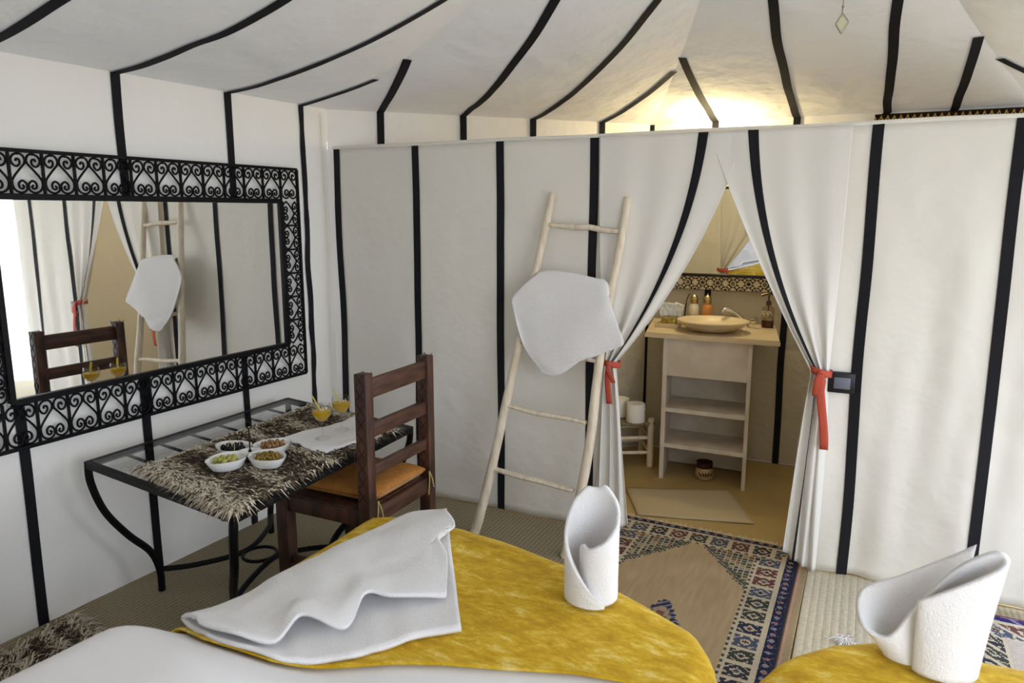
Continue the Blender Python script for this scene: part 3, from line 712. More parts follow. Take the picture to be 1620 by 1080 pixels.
mb = MB(); mb.grid(lambda u, v: s2(u, v, .010 + .006 * nz(u * 9, v * 9), lambda x: 1.15, None, .30), 70, 60)
tag(obj('velvet_throw', mb, VELVET, solid=.006), 'mustard velvet throw on the bed at lower right, under a folded towel', 'throw', 'velvet throws')
def pillow(nm, c, d, m, lab, tilt, rz):
    mb = MB(); pw = lambda t: (1 if t >= 0 else -1) * abs(t) ** .8
    M = Matrix.Translation(c) @ Matrix.Rotation(rz, 4, 'Z') @ Matrix.Rotation(tilt, 4, 'X')
    def g(sg):
        def q(u, v):
            x, y = sin((u - .5) * pi), sin((v - .5) * pi)
            th = max(0, (1 - abs(x) ** 3.5) * (1 - abs(y) ** 3.5)) ** .6
            return M @ Vector((x * d[0] / 2 * (1 - .08 * (1 - abs(y)) * abs(x)), y * d[1] / 2 * (1 - .08 * (1 - abs(x)) * abs(y)), sg * th * d[2] / 2))
        return q
    mb.grid(g(1), 24, 20); mb.grid(lambda u, v: g(-1)(1 - u, v), 24, 20)
    return tag(obj(nm, mb, m), lab, 'pillow', 'bed pillows')
pillow('bed_pillow', (-.80, .42, .74), (.60, .42, .16), LINEN, 'white pillow at the head of the bed before the ladder', .25, 0)
pillow('cushion', (-1.36, .33, .83), (.46, .42, .16), VELVET, 'mustard cushion leaning at the bed head, seen in the bathroom mirror', 1.0, 0)
# white bath towel lying folded on the first bed: lower layer, fold at the far side, wavy upper layer
zb = lambda p: s_top(p[0], p[1])
def s_top(x, y): return top1(x, y) + .022
low = [(-1.42, 1.18), (-1.30, 1.18), (-1.207, 1.202), (-1.16, 1.235), (-1.114, 1.275), (-1.07, 1.32), (-1.029, 1.366), (-.974, 1.454), (-.890, 1.535)]
fold = [(-1.545, 1.216), (-1.525, 1.31), (-1.502, 1.418), (-1.487, 1.53), (-1.47, 1.647), (-1.45, 1.78), (-1.431, 1.922), (-1.40, 2.06), (-1.299, 2.15)]
hem = [(-1.440, 1.185), (-1.330, 1.183), (-1.245, 1.235), (-1.245, 1.335), (-1.135, 1.37), (-1.165, 1.49), (-1.105, 1.53), (-1.035, 1.585), (-.990, 1.628)]
end = [(-1.299, 2.15), (-1.285, 2.12), (-1.195, 2.03), (-1.205, 1.93), (-1.105, 1.82), (-.990, 1.628)]
hz = [.010, .014, .014, .044, .018, .046, .030, .016, .010]
def V3(p, dz): return Vector((p[0], p[1], s_top(p[0], p[1]) + dz))
mix = lambda a, b, t: (lerp(a[0], b[0], t), lerp(a[1], b[1], t))
rows = [[V3(low[i], .004) for i in range(9)],
        [V3(mix(low[i], fold[i], .35), .004) for i in range(9)],
        [V3(mix(low[i], fold[i], .8), .006) for i in range(9)],
        [V3(mix(low[i], fold[i], 1.02), .016) for i in range(9)]]
for k, t in enumerate((.93, .72, .5, .3, .13, 0)):
    r = []
    for i in range(9):
        p = mix(hem[i], fold[i], t)
        if i == 8: p = end[k]
        elif i == 7: p = mix(p, end[k], .30)
        # ridges run on from the waves of the hem towards the far right end
        j = min(8, i + (1.6 * t if i > 2 else 0)); a = int(j); hh = lerp(hz[a], hz[min(8, a + 1)], j - a)
        r.append(V3(p, .016 + hh * (1.0 - .25 * t) + (.012 if 0 < t < .9 else 0) + .006 * nz(i * .9, k * .8, 6)))
    rows.append(r)
tag(obj('bath_towel', surf_from(rows, 7, 6), TERRY, solid=.011), 'white bath towel lying loosely folded on the mustard throw', 'towel')
# towels rolled into standing shapes
def rolled(nm, lab, c, H, key, R, yaw):
    # key: (angle, height 0..1, r bottom, r top); the angle is unrolled, 0 faces the room's head end
    A = [k[0] for k in key]
    def at(i, t): return table([(k[0], k[i]) for k in key], t)
    def smooth(i, t, d=14): return (at(i, t - d) + 2 * at(i, t) + at(i, t + d)) / 4
    n = 120
    def f(u, v):
        t = lerp(A[0], A[-1], u); h = smooth(1, t, 7); r = lerp(smooth(2, t), smooth(3, t), (v * h) ** 1.3) * R
        a = radians(t) + yaw; rr = r * (1 + .02 * nz(t * .02, v * 3)); ox = (smooth(4, t) if len(key[0]) > 4 else 0) * v * h
        rx, ry = rr * sin(a) + ox * R * cos(yaw), -rr * cos(a) + ox * R * sin(yaw)
        return Vector((c[0] + rx, c[1] + ry, c[2] + .004 + v * h * H))
    mb = MB(); mb.grid(f, n, 24)
    return tag(obj(nm, mb, TERRY, solid=.011), lab, 'towel', 'towels folded into standing shapes')
fwd = radians(19)     # turn so that angle 0 faces the head of the gap between the beds
k1 = [(-430, .46, .45, .50), (-400, .55, .55, .60), (-370, .53, .80, .85), (-330, .60, .9, .95), (-285, .74, .95, 1.0), (-250, .87, .98, 1.0), (-208, 1.0, 1.0, .95), (-186, .95, 1.0, .97), (-162, .97, 1.0, .95), (-130, .84, 1.02, 1.08), (-92, .60, 1.04, 1.12), (-50, .40, 1.05, 1.1), (-12, .20, 1.06, 1.08), (26, .02, 1.06, 1.06)]
rolled('rolled_towel', 'white towel rolled into a standing cone on the bed before the ladder', (-.640, 1.848, .567), .312, k1, .070, radians(19))
k2 = [(-150, .62, .30, .40, 0), (-115, .60, .35, .85, 0), (-75, .44, .70, 1.35, -.3), (-40, .30, .95, 1.40, -.3), (-12, .30, 1.0, 1.05, -.1), (-2, .50, .92, .80, 0), (0, .55, .85, .8, 0), (40, .72, .95, .95, .1), (80, .96, 1.0, 1.05, .25), (120, 1.0, .9, .95, .3), (165, .92, .7, .6, .2), (200, .80, .6, .45, 0)]
k2 = [(-262, .50, .35, .55, -.2), (-225, .62, .7, .95, -.2), (-180, .74, .8, .8, .3), (-140, .90, .9, .75, .6), (-100, 1.0, 1.0, .85, .5), (-60, .93, 1.05, 1.0, .25), (-20, .75, 1.08, 1.05, .05), (22, .60, 1.05, 1.0, 0), (40, .57, .95, .85, 0)]
k2 = [(-k[0], *k[1:]) for k in k2][::-1]
def rolled2():
    # a pocket folded open towards the left and a taller flat leaf on the right
    c = Vector((.205, 1.925, .567)); rt = Vector((cos(radians(-5)), sin(radians(-5)), 0)); bk = Vector((-rt.y, rt.x, 0))
    #     path of the sheet seen from above (right, back) at the bottom and at the top, and its height
    K = [((.05, .05), (.075, .045), .295), ((.015, .052), (.005, .055), .235), ((-.035, .045), (-.075, .05), .175), ((-.085, .02), (-.160, .02), .125), ((-.09, -.035), (-.15, -.04), .07), ((-.045, -.055), (-.09, -.06), .06), ((-.012, -.035), (-.045, -.045), .13), ((.0, .0), (.012, -.02), .215), ((.03, .035), (.055, -.012), .268), ((.075, .03), (.108, -.016), .312), ((.10, -.005), (.132, -.028), .306), ((.088, -.055), (.118, -.046), .285), ((.045, -.085), (.055, -.062), .238), ((-.0, -.085), (-.002, -.070), .198), ((-.025, -.07), (-.028, -.066), .178), ((-.02, -.05), (-.02, -.05), .165)]
    B = crom([(*k[0], 0) for k in K], 8); T2 = crom([(*k[1], k[2]) for k in K], 8); n = len(B) - 1
    def f(u, v):
        i = round(u * n); b, t = B[i], T2[i]; w = v ** 1.2; p = Vector((lerp(b.x, t.x, w), lerp(b.y, t.y, w), lerp(0, t.z, v)))
        return c + rt * p.x + bk * p.y + Vector((0, 0, p.z + .004))
    mb = MB(); mb.grid(f, n, 24)
    tag(obj('rolled_towel', mb, TERRY, solid=.012), 'white towel folded into a two-leaved standing shape on the lower right bed', 'towel', 'towels folded into standing shapes')
rolled2()

# ---------------------------------------------------------------- rugs and mats on the floor
NAVY, RED, CRM, BLU, OLV, BRN, TAN = (.018, .02, .055), (.20, .045, .04), (.50, .43, .32), (.08, .11, .20), (.09, .10, .06), (.10, .055, .03), (.39, .29, .175)
def hsh(a, b, c=0): 
    x = sin(a * 127.1 + b * 311.7 + c * 74.7) * 43758.5453; return x - fl(x)
RX0, RX1, RY0, RY1 = -1.185, -.150, .95, 3.70
def motif(a, b, i, j):    # a, b in -1..1 inside a square motif
    pal = [(.025, .03, .06), (.12, .05, .05), (.045, .05, .045), (.07, .085, .13), (.035, .035, .05)]
    c1 = pal[int(hsh(i, j) * 5)]
    r = abs(a) + abs(b); an = atan2(b, a)
    if abs(a) > .86 or abs(b) > .86: return CRM
    if r < .28: return pal[int(hsh(i, j, 4) * 4)]
    if r < .45: return CRM
    if abs(r - .75) < .22: return c1
    if r > 1.15 and (abs(abs(a) - abs(b)) < .35): return c1
    return CRM if hsh(int(a * 7), int(b * 7), i) < .6 else c1
def rug1(u, v):
    x = lerp(RX0, RX1, u); y = lerp(RY0, RY1, v)
    dx = min(x - RX0, RX1 - x); dy = min(y - RY0, RY1 - y); d = min(dx, dy)
    al, k = (y, 0) if dx < dy else (x, 1)
    g = .9 + .2 * hsh(int(x * 300), int(y * 300)); wear = .85 + .25 * nz(x * 4, y * 4, 8)
    def sh(c): return tuple(min(1, q * g * wear) for q in c)
    if dx <= dy:
        if d < .028: return sh((.40, .30, .18))
        if d < .036: return sh((.50, .32, .24))
        if d < .042: return sh((.15, .10, .06))
        e = d - .042
    else: e = d + .02
    if e < .012: return sh((.03, .03, .05))
    if e < .058:
        t = (al / .045) % 1; s = (e - .012) / .046
        if abs(t - .5) + abs(s - .5) < .2: return sh((.30, .10, .10) if int(al / .045) % 2 else (.20, .23, .34))
        if abs(t - .5) + abs(s - .5) < .3: return sh((.32, .27, .22))
        return sh(NAVY if hsh(int(al * 160), int(e * 200)) > .12 else (.12, .12, .2))
    if e < .066: return sh(CRM)
    if e < .182:
        s = (e - .066) / .116; q = al / .104; t = q % 1
        return sh(motif((t - .5) * 2.15, (s - .5) * 2.15, int(q), k))
    if e < .194: return sh((.07, .06, .05) if int(al / .02) % 2 else CRM)
    # the field: corner pieces with a stepped inner edge, medallion
    xc, yc = (RX0 + RX1) / 2, (RY0 + RY1) / 2; hw = (RX1 - RX0) / 2 - .24; hl = (RY1 - RY0) / 2 - .20
    ax = abs(x - xc); ay = abs(y - yc); sx_ = fl(ax / .018) * .018; sy_ = fl(ay / .018) * .018
    dd = sx_ / hw + (sy_ - (hl - .38)) / .38 - 1.0       # corner boundary
    dd -= .10
    if dd > .0:
        if dd < .09: return sh((.03, .035, .04) if (int((x + y) / .012) % 2) else (.30, .27, .2))
        if dd < .15: return sh((.10, .10, .08))
        i, j = int(x / .026), int(y / .026); fx, fy_ = (x / .026) % 1, (y / .026) % 1
        if fx < .22 or fy_ < .22: return sh((.40, .35, .26))
        return sh([(.03, .035, .05), (.05, .07, .10), (.17, .085, .04), (.045, .06, .04), (.28, .22, .15)][int(hsh(i, j) * 5)])
    m = ax / .27 + ay / .62
    m = fl(ax / .016) * .016 / .27 + fl(ay / .02) * .02 / .60
    if .90 < m < 1.0: return sh((.03, .035, .075) if (int((x - y) / .014) % 3) else (.22, .2, .25))
    if m <= .9:
        if m > .8: return sh((.32, .24, .16))
        return sh([(.05, .06, .12), (.20, .08, .06), (.33, .26, .18)][int(hsh(int(x / .03), int(y / .03)) * 3)])
    f = .92 + .12 * nz(x * 60, y * 8, 3) + .1 * nz(x * 7, y * 7)
    return tuple(q * f for q in TAN)
R1 = thing('oriental_rug', (-.68, 2.3, 0), 'patterned oriental rug with tan field and navy border at the doorway', 'rug')
mb = MB(); mb.grid(lambda u, v: (lerp(RX0, RX1, u) + .02 * (v - .75), lerp(RY0, RY1, v) - .0 - .045 * (u - .1) * v, .008 + .003 * nz(u * 5, v * 9)), 190, 440, cf=rug1)
obj('pile', mb, attr_mat('wool_pile', bump=.5, bscale=350), R1, solid=.006)
mb = MB(); rnd = random.Random(4)
for k in range(420):
    u = rnd.random(); x = lerp(RX0, RX1, u) + .005; y = RY1 - .045 * (u - .1) - .004; a = rnd.gauss(pi / 2, .55); l = rnd.uniform(.02, .045); w = rnd.uniform(.0015, .003); s = (-sin(a) * w, cos(a) * w)
    zz = rnd.uniform(.006, .016)
    mb.add([(x - s[0], y - s[1], .008), (x + s[0], y + s[1], .008), (x + cos(a) * l + s[0], y + sin(a) * l + s[1], zz), (x + cos(a) * l - s[0], y + sin(a) * l - s[1], zz)], [(0, 1, 2, 3)], rnd.choice([(.6, .52, .38), (.52, .44, .31), (.45, .37, .26)]))
stuff(obj('fringe', mb, STRAND, R1, smooth=False, label='cream fringe'))
QX0, QX1, QY0, QY1 = .40, 1.65, 2.30, 3.36
def rug2(u, v):
    x = lerp(QX0, QX1, u); y = lerp(QY0, QY1, v); d = min(x - QX0, QX1 - x, QY1 - y, y - QY0); al = x + y; g = .9 + .2 * hsh(int(x * 300), int(y * 300))
    def sh(c): return tuple(q * g for q in c)
    if d < .012: return sh((.16, .05, .07))
    if d < .05: return sh((.03, .025, .11) if hsh(int(al / .02), int(d / .015)) > .3 else (.25, .2, .3))
    if d < .062: return sh(CRM)
    if d < .19: q = al / .11; return sh(motif(((q % 1) - .5) * 2.1, ((d - .062) / .128 - .5) * 2.1, int(q), 3))
    return sh((.45, .38, .34))
R2 = thing('oriental_rug', (1.0, 2.9, 0), 'second oriental rug with navy and red border at far right edge', 'rug')
mb = MB(); mb.grid(lambda u, v: (lerp(QX0, QX1, u), lerp(QY0, QY1, v), .020 + .002 * nz(u * 5, v * 5)), 220, 190, cf=rug2); obj('pile', mb, attr_mat('wool_pile'), R2, solid=.006)
# ribbed cream mat between the rugs
MT = mat('woven_mat', (.60, .54, .42), .95, col2=(.52, .46, .35), vscale=60, bump=.4, bscale=200)
M_ = thing('woven_mat', (.12, 3.0, 0), 'ribbed cream woven mat on the floor right of the doorway', 'mat')
mb = MB(); mb.grid(lambda u, v: (lerp(-.145, .42, u), lerp(2.2, 3.50, v), .008 + .0022 * (abs(sin(u * 60)) ** .5) + .0008 * sin(v * 500)), 240, 240); obj('weave', mb, MT, M_)
mb = MB(); rnd = random.Random(9)
for k in range(60):
    x = -.06 + rnd.gauss(0.10, .012); y = 2.92 + rnd.gauss(0, .012); a = rnd.uniform(-2.6, -.6); l = rnd.uniform(.03, .06)
    mb.tube([(x, y, .014), (x + cos(a) * l * .5, y + sin(a) * l * .5, .024), (x + cos(a) * l, y + sin(a) * l, .014)], .0018, 4)
stuff(obj('tassel', mb, TERRY, M_, label='white tassel'))
mb = MB()
mq = [(-1.039, 3.735), (-.443, 3.89), (-.644, 4.323), (-1.215, 4.092)]
mb.grid(lambda u, v: (lerp(lerp(mq[0][0], mq[1][0], u), lerp(mq[3][0], mq[2][0], u), v), lerp(lerp(mq[0][1], mq[1][1], u), lerp(mq[3][1], mq[2][1], u), v), .010 + .002 * nz(u * 4, v * 4)), 20, 16)
tag(obj('bath_mat', mb, mat('beige_cotton', (.46, .38, .25), .95, bump=.4, bscale=250), solid=.006), 'plain beige bath mat on the ochre bathroom floor', 'mat')

# ---------------------------------------------------------------- bathroom: washstand
VX0, VX1, VY = -1.075, -.570, 4.365
V = thing('washstand', (-.82, 4.6, 0), 'limewashed washstand with open shelves and stone counter in the bathroom', 'washstand')
mb = MB(); mb.prism([(-1.194, 4.330), (-.412, 4.336), (-.505, 4.955), (-1.31, 4.955)], .900, .918); mb.prism([(-1.189, 4.335), (-.417, 4.341), (-.51, 4.95), (-1.305, 4.95)], .918, .930); obj('counter', mb, STONE, V, smooth=False, label='cream stone counter')
for x0_, x1_ in ((VX0 - .006, VX0 + .012), (VX1 - .012, VX1 + .002)):
    dx_ = -.14 * (4.93 - VY); mb = MB(); mb.prism([(x0_ - .004, VY), (x1_ + .004, VY), (x1_ + dx_ + .004, 4.93), (x0_ + dx_ - .004, 4.93)], 0, .902); obj('side_panel', mb, PLASTER, V, smooth=False)
mb = MB(); mb.box(((VX0 + VX1) / 2, VY + .016, .782), (VX1 - VX0 - .02, .022, .236), bev=.003); obj('front_panel', mb, PLASTER, V)
mb = MB(); mb.box(((VX0 + VX1) / 2 - .047, 4.70, .46), (VX1 - VX0 - .02, .02, .90), bev=.003); obj('back_panel', mb, PLASTER, V)
for z in (.450, .222):
    mb = MB(); mb.prism([(VX0 + .01, VY + .003), (VX1 - .01, VY + .003), (VX1 - .055, 4.69), (VX0 - .035, 4.69)], z - .013, z + .013); obj('shelf', mb, PLASTER, V, smooth=False)
mb = MB(); mb.lathe([(.0001, .0), (.09, .0), (.14, .012), (.192, .042), (.216, .064), (.214, .069), (.205, .067), (.182, .048), (.13, .022), (.07, .013), (.0001, .011)], (-.832, 4.545, .930), 48, 1.0, .93)
tag(obj('vessel_sink', mb, STONE), 'shallow oval travertine basin on the stone counter', 'sink')
# tap
F_ = thing('mixer_tap', (-.68, 4.80, .93), 'chrome two-handled mixer tap behind the stone basin', 'tap')
mb = MB(); mb.lathe([(.03, 0), (.03, .012), (.022, .02), (.020, .05), (.0001, .055)], (-.68, 4.80, .93), 16); obj('tap_body', mb, CHROME, F_)
mb = MB(); mb.tube(crom([(-.68, 4.80, .965), (-.71, 4.775, 1.0), (-.755, 4.745, 1.035), (-.79, 4.725, 1.045), (-.805, 4.715, 1.025)], 5), .012, 10); obj('spout', mb, CHROME, F_)
for d in (-.05, .05):
    mb = MB(); mb.tube([(-.68, 4.80, .96), (-.68 + d * 1.05, 4.80 - .02, .975)], .010, 8); mb.tube([(-.68 + d * 1.0, 4.78, .975), (-.68 + d * 1.55, 4.765, .985)], [.020, .022], 10); obj('tap_handle', mb, CHROME, F_)
# toiletries
TR_ = thing('soap_tray', (-1.115, 4.72, .93), 'small beige stone tray on the left of the counter', 'tray')
mb = MB(); mb.box((-1.115, 4.60, .936), (.15, .11, .012), bev=.003); obj('tray_base', mb, STONE, TR_)
for (cx_, cy_, dx_, dy_) in ((-1.115, 4.549, .15, .008), (-1.115, 4.651, .15, .008), (-1.186, 4.60, .008, .11), (-1.044, 4.60, .008, .11)):
    mb = MB(); mb.box((cx_, cy_, .945), (dx_, dy_, .022), bev=.002); obj('tray_rim', mb, STONE, TR_)
GOLD = mat('gold_foil', (.50, .40, .12), .3, col2=(.22, .17, .04), vscale=40, bump=.4, bscale=60, metal=.6)
mb = MB(); mb.box((-1.112, 4.60, .970), (.098, .06, .052), bev=.016)
sp = tag(obj('wrapped_soap', mb, GOLD), 'gold foil wrapped soap bar in the beige tray', 'soap')
SACH = mat('clear_sachet', (.62, .68, .74), .25, col2=(.85, .86, .86), vscale=30, bump=.6, bscale=40, spec=.5)
for k, (dx_, ry) in enumerate(((-.025, -.25), (.012, .05), (.038, .3))):
    mb = MB(); M2 = Matrix.Translation((-1.115 + dx_, 4.605 + .012 * k, .998)) @ Matrix.Rotation(ry, 4, 'Y') @ Matrix.Rotation(.15, 4, 'X')
    mb.grid(lambda u, v: M2 @ Vector(((u - .5) * .06, .010 * nz(u * 3, v * 3, k) + .006 * sin(u * pi) * sin(v * pi), v * .085)), 10, 12)
    tag(obj('toiletry_sachet', mb, SACH, solid=.006), ('leftmost', 'middle', 'rightmost')[k] + ' of three clear plastic sachets standing on the gold soap', 'sachet', 'sachets behind the soap')
def bottle(x, y, col, nm, lab):
    t = thing('glass_bottle', (x, y, .93), lab, 'bottle', 'brass-capped bottles')
    mb = MB(); mb.lathe([(.030, 0), (.033, .004), (.033, .10), (.028, .115), (.022, .125), (.022, .130), (.0001, .130)], (x, y, .93), 20); obj('bottle_body', mb, mat(nm, col, .25, spec=.5), t)
    mb = MB(); mb.lathe([(.024, .126), (.026, .135), (.026, .150), (.028, .155), (.024, .168), (.015, .180), (.005, .186), (.004, .192), (.0001, .196)], (x, y, .93), 16); obj('cap', mb, BRASS, t, label='domed brass cap')
bottle(-1.015, 4.86, (.72, .68, .56), 'milky_lotion', 'bottle of white lotion with domed brass cap behind the basin')
bottle(-.93, 4.87, (.62, .26, .06), 'orange_shampoo', 'bottle of orange shampoo with domed brass cap behind the basin')
mb = MB(); P = crom([(-1.064, 4.82, .93), (-1.062, 4.82, 1.02), (-1.052, 4.82, 1.09), (-1.035, 4.82, 1.125)], 5); mb.tube(P, [.010] * 8 + [.006] * (len(P) - 8), 8, flat=.5)
tag(obj('black_comb', mb, mat('black_plastic2', (.012, .012, .014), .4)), 'slim black strip standing against the white lotion bottle', 'comb')
SPX, SPY = -.545, 4.84
SD = thing('soap_dispenser', (SPX, SPY, .93), 'clear pump dispenser with dark red soap at the counter right', 'dispenser')
mb = MB(); mb.lathe([(.036, .0), (.038, .006), (.038, .115), (.034, .128), (.018, .138), (.016, .146), (.0001, .146)], (SPX, SPY, .93), 20); obj('dispenser_body', mb, glass_mat('soap_glass', (.88, .80, .74)), SD)
mb = MB(); mb.lathe([(.0001, .004), (.035, .004), (.0355, .045), (.0001, .045)], (SPX, SPY, .93), 20); obj('liquid_soap', mb, mat('dark_red_soap', (.07, .012, .01), .2), SD)
mb = MB(); mb.grid(lambda u, v: (SPX + .0386 * cos(radians(-165 + 130 * u)), SPY + .0386 * sin(radians(-165 + 130 * u)), .93 + .048 + .060 * v), 12, 2); obj('paper_label', mb, mat('patterned_label', (.50, .45, .30), .7, col2=(.10, .08, .05), vscale=90), SD, solid=.001, label='patterned paper label')
mb = MB(); mb.tube([(SPX, SPY, .95), (SPX, SPY, 1.125)], .004, 6); mb.lathe([(.016, .142), (.017, .165), (.010, .17), (.005, .172), (.005, .205), (.0001, .205)], (SPX, SPY, .93), 14)
mb.tube(crom([(SPX + .02, SPY, 1.142), (SPX - .005, SPY - .005, 1.145), (SPX - .045, SPY - .012, 1.132)], 4), .007, 7); obj('pump', mb, mat('dark_bronze', (.09, .06, .045), .35, metal=.7), SD, label='dark bronze pump')
# patterned pot under the washstand
PX, PY = -.825, 4.47
PT = thing('ceramic_pot', (PX, PY, 0), 'small dark-rimmed brown and tan ceramic pot under the washstand', 'pot')
mb = MB(); mb.lathe([(.034, .004), (.048, .012), (.056, .04), (.053, .068), (.046, .082)], (PX, PY, 0), 24); obj('pot_body', mb, mat('tan_glaze', (.40, .27, .13), .3), PT)
mb = MB(); mb.lathe([(.046, .080), (.050, .090), (.051, .118), (.046, .118), (.043, .085), (.0001, .07)], (PX, PY, 0), 24); obj('pot_rim', mb, mat('brown_glaze', (.035, .012, .008), .25), PT, label='dark brown rim')
for a in (-.5, -.22, 0, .22, .5):
    an = radians(-70) + a * .7; d = Vector((cos(an), sin(an), 0)); s = Vector((-d.y, d.x, 0))
    mb = MB(); pc = Vector((PX, PY, .030)); r = lambda z: .0572 if z < .05 else .0560
    tilt = a * .055
    mb.add([pc + d * .0565 - s * .001, pc + d * .0578 - s * .006 + s * tilt * .5 + Vector((0, 0, .018)), pc + d * .0570 + s * tilt + Vector((0, 0, .036)), pc + d * .0578 + s * .006 + s * tilt * .5 + Vector((0, 0, .018))], [(0, 1, 2, 3)])
    obj('leaf_motif', mb, mat('brown_glaze', (.035, .012, .008), .25), PT, label='dark painted leaf', smooth=False)
# stool with two toilet rolls
SX, SY = -1.37, 4.60
ST = thing('rush_stool', (SX, SY, 0), 'low wooden stool with woven seat behind the left curtain', 'stool')
ca_, sa_ = cos(.5), sin(.5)
def so(dx, dy): return SX + dx * ca_ - dy * sa_, SY + dx * sa_ + dy * ca_
for dx, dy in ((-.13, -.13), (.13, -.13), (.13, .13), (-.13, .13)):
    mb = MB(); mb.tube([(*so(dx, dy), 0), (*so(dx, dy), .33)], .021, 10); obj('leg', mb, PALEW, ST)
for z in (.10, .20):
    for a, b in (((-.13, -.13), (.13, -.13)), ((.13, -.13), (.13, .13)), ((.13, .13), (-.13, .13)), ((-.13, .13), (-.13, -.13))):
        mb = MB(); mb.tube([(*so(*a), z), (*so(*b), z)], .011, 8); obj('rung', mb, PALEW, ST)
mb = MB(); mb.grid(lambda u, v: (*so(lerp(-.15, .15, u), lerp(-.15, .15, v)), .305 + .004 * sin(u * 90) + .003 * sin(v * 90)), 60, 60); obj('woven_seat', mb, mat('rush', (.36, .27, .15), .9, var=.4, vscale=60), ST, solid=.02, off=-1)
PAPER = mat('soft_paper', (.82, .80, .76), .95, bump=.3, bscale=300)
for x, y, z, lab in ((-1.285, 4.50, .312, 'white toilet roll standing on the stool, nearer the washstand'), (-1.415, 4.585, .312, 'white toilet roll on the stool, half hidden behind the left curtain')):
    t = thing('toilet_roll', (x, y, z), lab, 'toilet roll', 'toilet rolls')
    mb = MB(); mb.lathe([(.023, .002), (.058, .0), (.060, .004), (.060, .116), (.057, .120), (.023, .118)], (x, y, z), 28); obj('paper', mb, PAPER, t)
    mb = MB(); mb.lathe([(.0225, .001), (.0225, .118), (.0205, .118), (.0205, .001)], (x, y, z), 20); obj('core', mb, mat('card_core', (.30, .22, .14), .9), t, label='brown card core')
# ---------------------------------------------------------------- bathroom mirror with inlaid frame, leaning out at the top
BM = thing('bathroom_mirror', (-.9, 4.95, 1.14), 'bathroom mirror with black-and-bone star pattern inlaid frame over the basin', 'mirror')
TILT = .085
def bmp(x, h, off=0.): # h measured up the tilted face from its lower edge
    return Vector((x, 4.945 - h * sin(TILT) - off * cos(TILT), 1.142 + h * cos(TILT) - off * sin(TILT)))
BX0, BX1, BH, BB = -1.42, -.36, .76, .098
mb = MB(); mb.add([bmp(BX0 + .06, .06, .004), bmp(BX1 - .06, .06, .004), bmp(BX1 - .06, BH - .06, .004), bmp(BX0 + .06, BH - .06, .004)], [(0, 1, 2, 3)]); obj('mirror_glass', mb, mirror_mat(), BM, smooth=False, label='silvered mirror glass')
mb = MB(); c = bmp((BX0 + BX1) / 2, BH / 2, -.008); mb.box(c, (BX1 - BX0, .012, BH), M=Matrix.Rotation(-TILT * -1, 4, 'X')); obj('back_board', mb, DARKW, BM)
BONE, BLK = (.66, .58, .42), (.015, .013, .012)
def star(x, y):
    t = .098; a = (x / t) % 1 - .5; b = (y / t) - .5; r = sqrt(a * a + b * b); an = atan2(b, a)
    if abs(b) > .47: return BLK
    if r > .40:
        a2 = abs(a) - .5; b2 = abs(b) - .5; r = sqrt(a2 * a2 + b2 * b2); an = atan2(b2, a2)
        if r > .34: return BONE
    if r < .045: return BLK
    return BLK if cos(an * 8 + (pi if r > .21 else 0)) * .9 + cos(2 * pi * r / .17 + pi) > -.15 else BONE
IN = attr_mat('bone_inlay', rough=.5, bump=.05)
for (xa, xb, ha, hb) in ((BX0, BX1, 0, BB), (BX0, BX1, BH - BB, BH), (BX0, BX0 + BB, BB, BH - BB), (BX1 - BB, BX1, BB, BH - BB)):
    hor = (xb - xa) > (hb - ha); nu = int((xb - xa) / .0032); nv = int((hb - ha) / .0032)
    mb = MB(); mb.grid(lambda u, v: bmp(lerp(xa, xb, u), lerp(ha, hb, v), .012), nu, nv, cf=lambda u, v: star(u * (xb - xa), v * (hb - ha)) if hor else star(v * (hb - ha), u * (xb - xa))); obj('frame_band', mb, IN, BM, smooth=False, label='bone and black star inlay')
for (xa, ha, xb, hb) in ((BX0 + BB, BB, BX1 - BB, BB), (BX0 + BB, BH - BB, BX1 - BB, BH - BB), (BX0 + BB, BB, BX0 + BB, BH - BB), (BX1 - BB, BB, BX1 - BB, BH - BB)):
    mb = MB(); mb.bar(bmp(xa, ha, .014), bmp(xb, hb, .014), .014, .016); obj('inner_lip', mb, mat('black_lacquer', (.012, .01, .01), .3), BM, label='black inner lip')
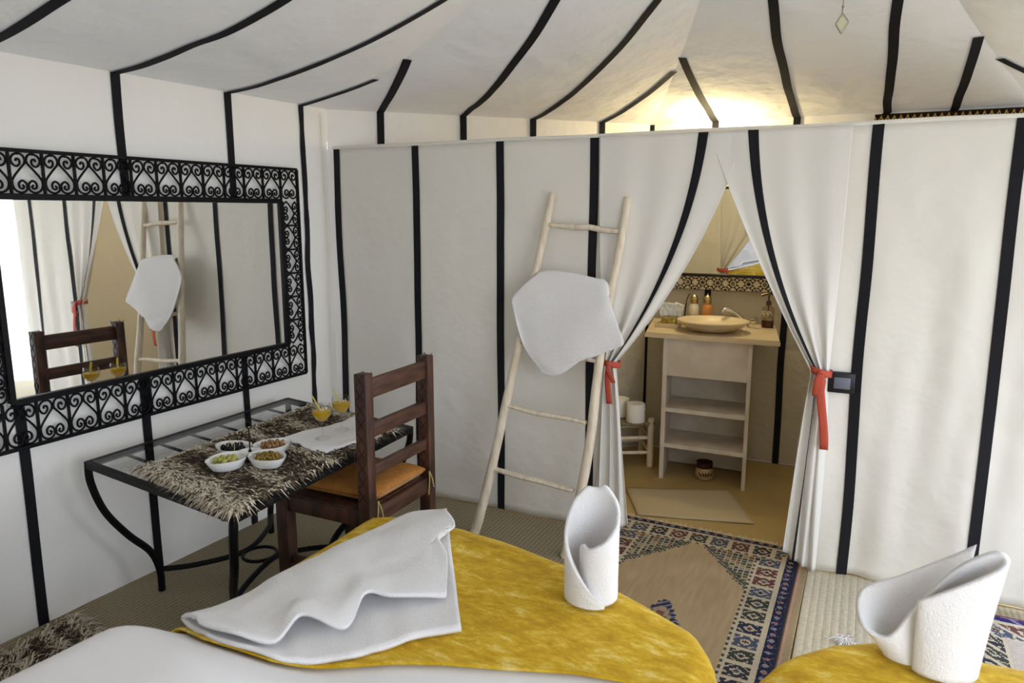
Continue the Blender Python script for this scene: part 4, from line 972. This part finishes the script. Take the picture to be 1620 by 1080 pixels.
# bulb holder on the bathroom wall, hidden by the partition's top
BL = thing('wall_bulb', (-.92, 4.95, 1.96), 'bare warm bulb on the back wall above the partition line', 'lamp')
mb = MB(); mb.tube([(-.92, 4.97, 1.99), (-.92, 4.88, 1.99), (-.92, 4.86, 1.97)], .012, 8); mb.tube([(-.92, 4.86, 1.972), (-.92, 4.85, 2.0)], .018, 10); obj('lamp_holder', mb, mat('black_plastic', (.015, .015, .018), .4), BL)
# ---------------------------------------------------------------- hanging lantern (only its lowest drop is in view)
LX, LY = -.124, 2.5
HL = thing('hanging_lantern', (LX, LY, 2.13), 'hanging metal lantern with glass diamond drop below the tent roof', 'lantern')
TIN = mat('aged_tin', (.30, .26, .18), .4, metal=.8)
mb = MB(); mb.tube([(LX, LY, 2.70), (LX, LY, 3.05)], .004, 6); obj('chain', mb, TIN, HL)
mb = MB(); mb.lathe([(.004, .315), (.03, .33), (.09, .40), (.10, .48), (.05, .55), (.01, .60)], (LX, LY, 2.13), 8); obj('lantern_body', mb, mat('frosted_glass', (.8, .76, .62), .4, transl=.5), HL, smooth=False)
mb = MB(); mb.lathe([(.0001, .128), (.006, .150), (.020, .20), (.026, .24), (.012, .29), (.004, .33)], (LX, LY, 2.13), 10); obj('finial', mb, TIN, HL)
mb = MB(); mb.tube([(LX, LY, 2.13 + .131), (LX - .001, LY, 2.13 + .095)], .0015, 5); mb.ball((LX, LY, 2.13 + .115), .004, 8); obj('link', mb, TIN, HL)
dz0 = 2.13 + .070; s_ = Vector((cos(radians(12)), sin(radians(12)), 0))
D4 = [Vector((LX, LY, dz0 + .026)) , Vector((LX, LY, dz0 + .002)) + s_ * .0165, Vector((LX, LY, dz0 - .030)), Vector((LX, LY, dz0 - .002)) - s_ * .0165]
mb = MB(); 
for k in range(4): mb.tube([D4[k], D4[(k + 1) % 4]], .0030, 6)
dr = obj('diamond_drop', mb, TIN, HL, label='diamond-shaped metal drop')
nn = Vector((-s_.y, s_.x, 0)) * .003
mb = MB(); mb.add([d + nn for d in D4] + [d - nn for d in D4], [(0, 1, 2, 3), (7, 6, 5, 4)] + [(i, i + 4, (i + 1) % 4 + 4, (i + 1) % 4) for i in range(4)]); obj('pane', mb, mat('pale_drop_glass', (.85, .83, .68), .2, transl=.6), dr, smooth=False, label='pale glass pane')
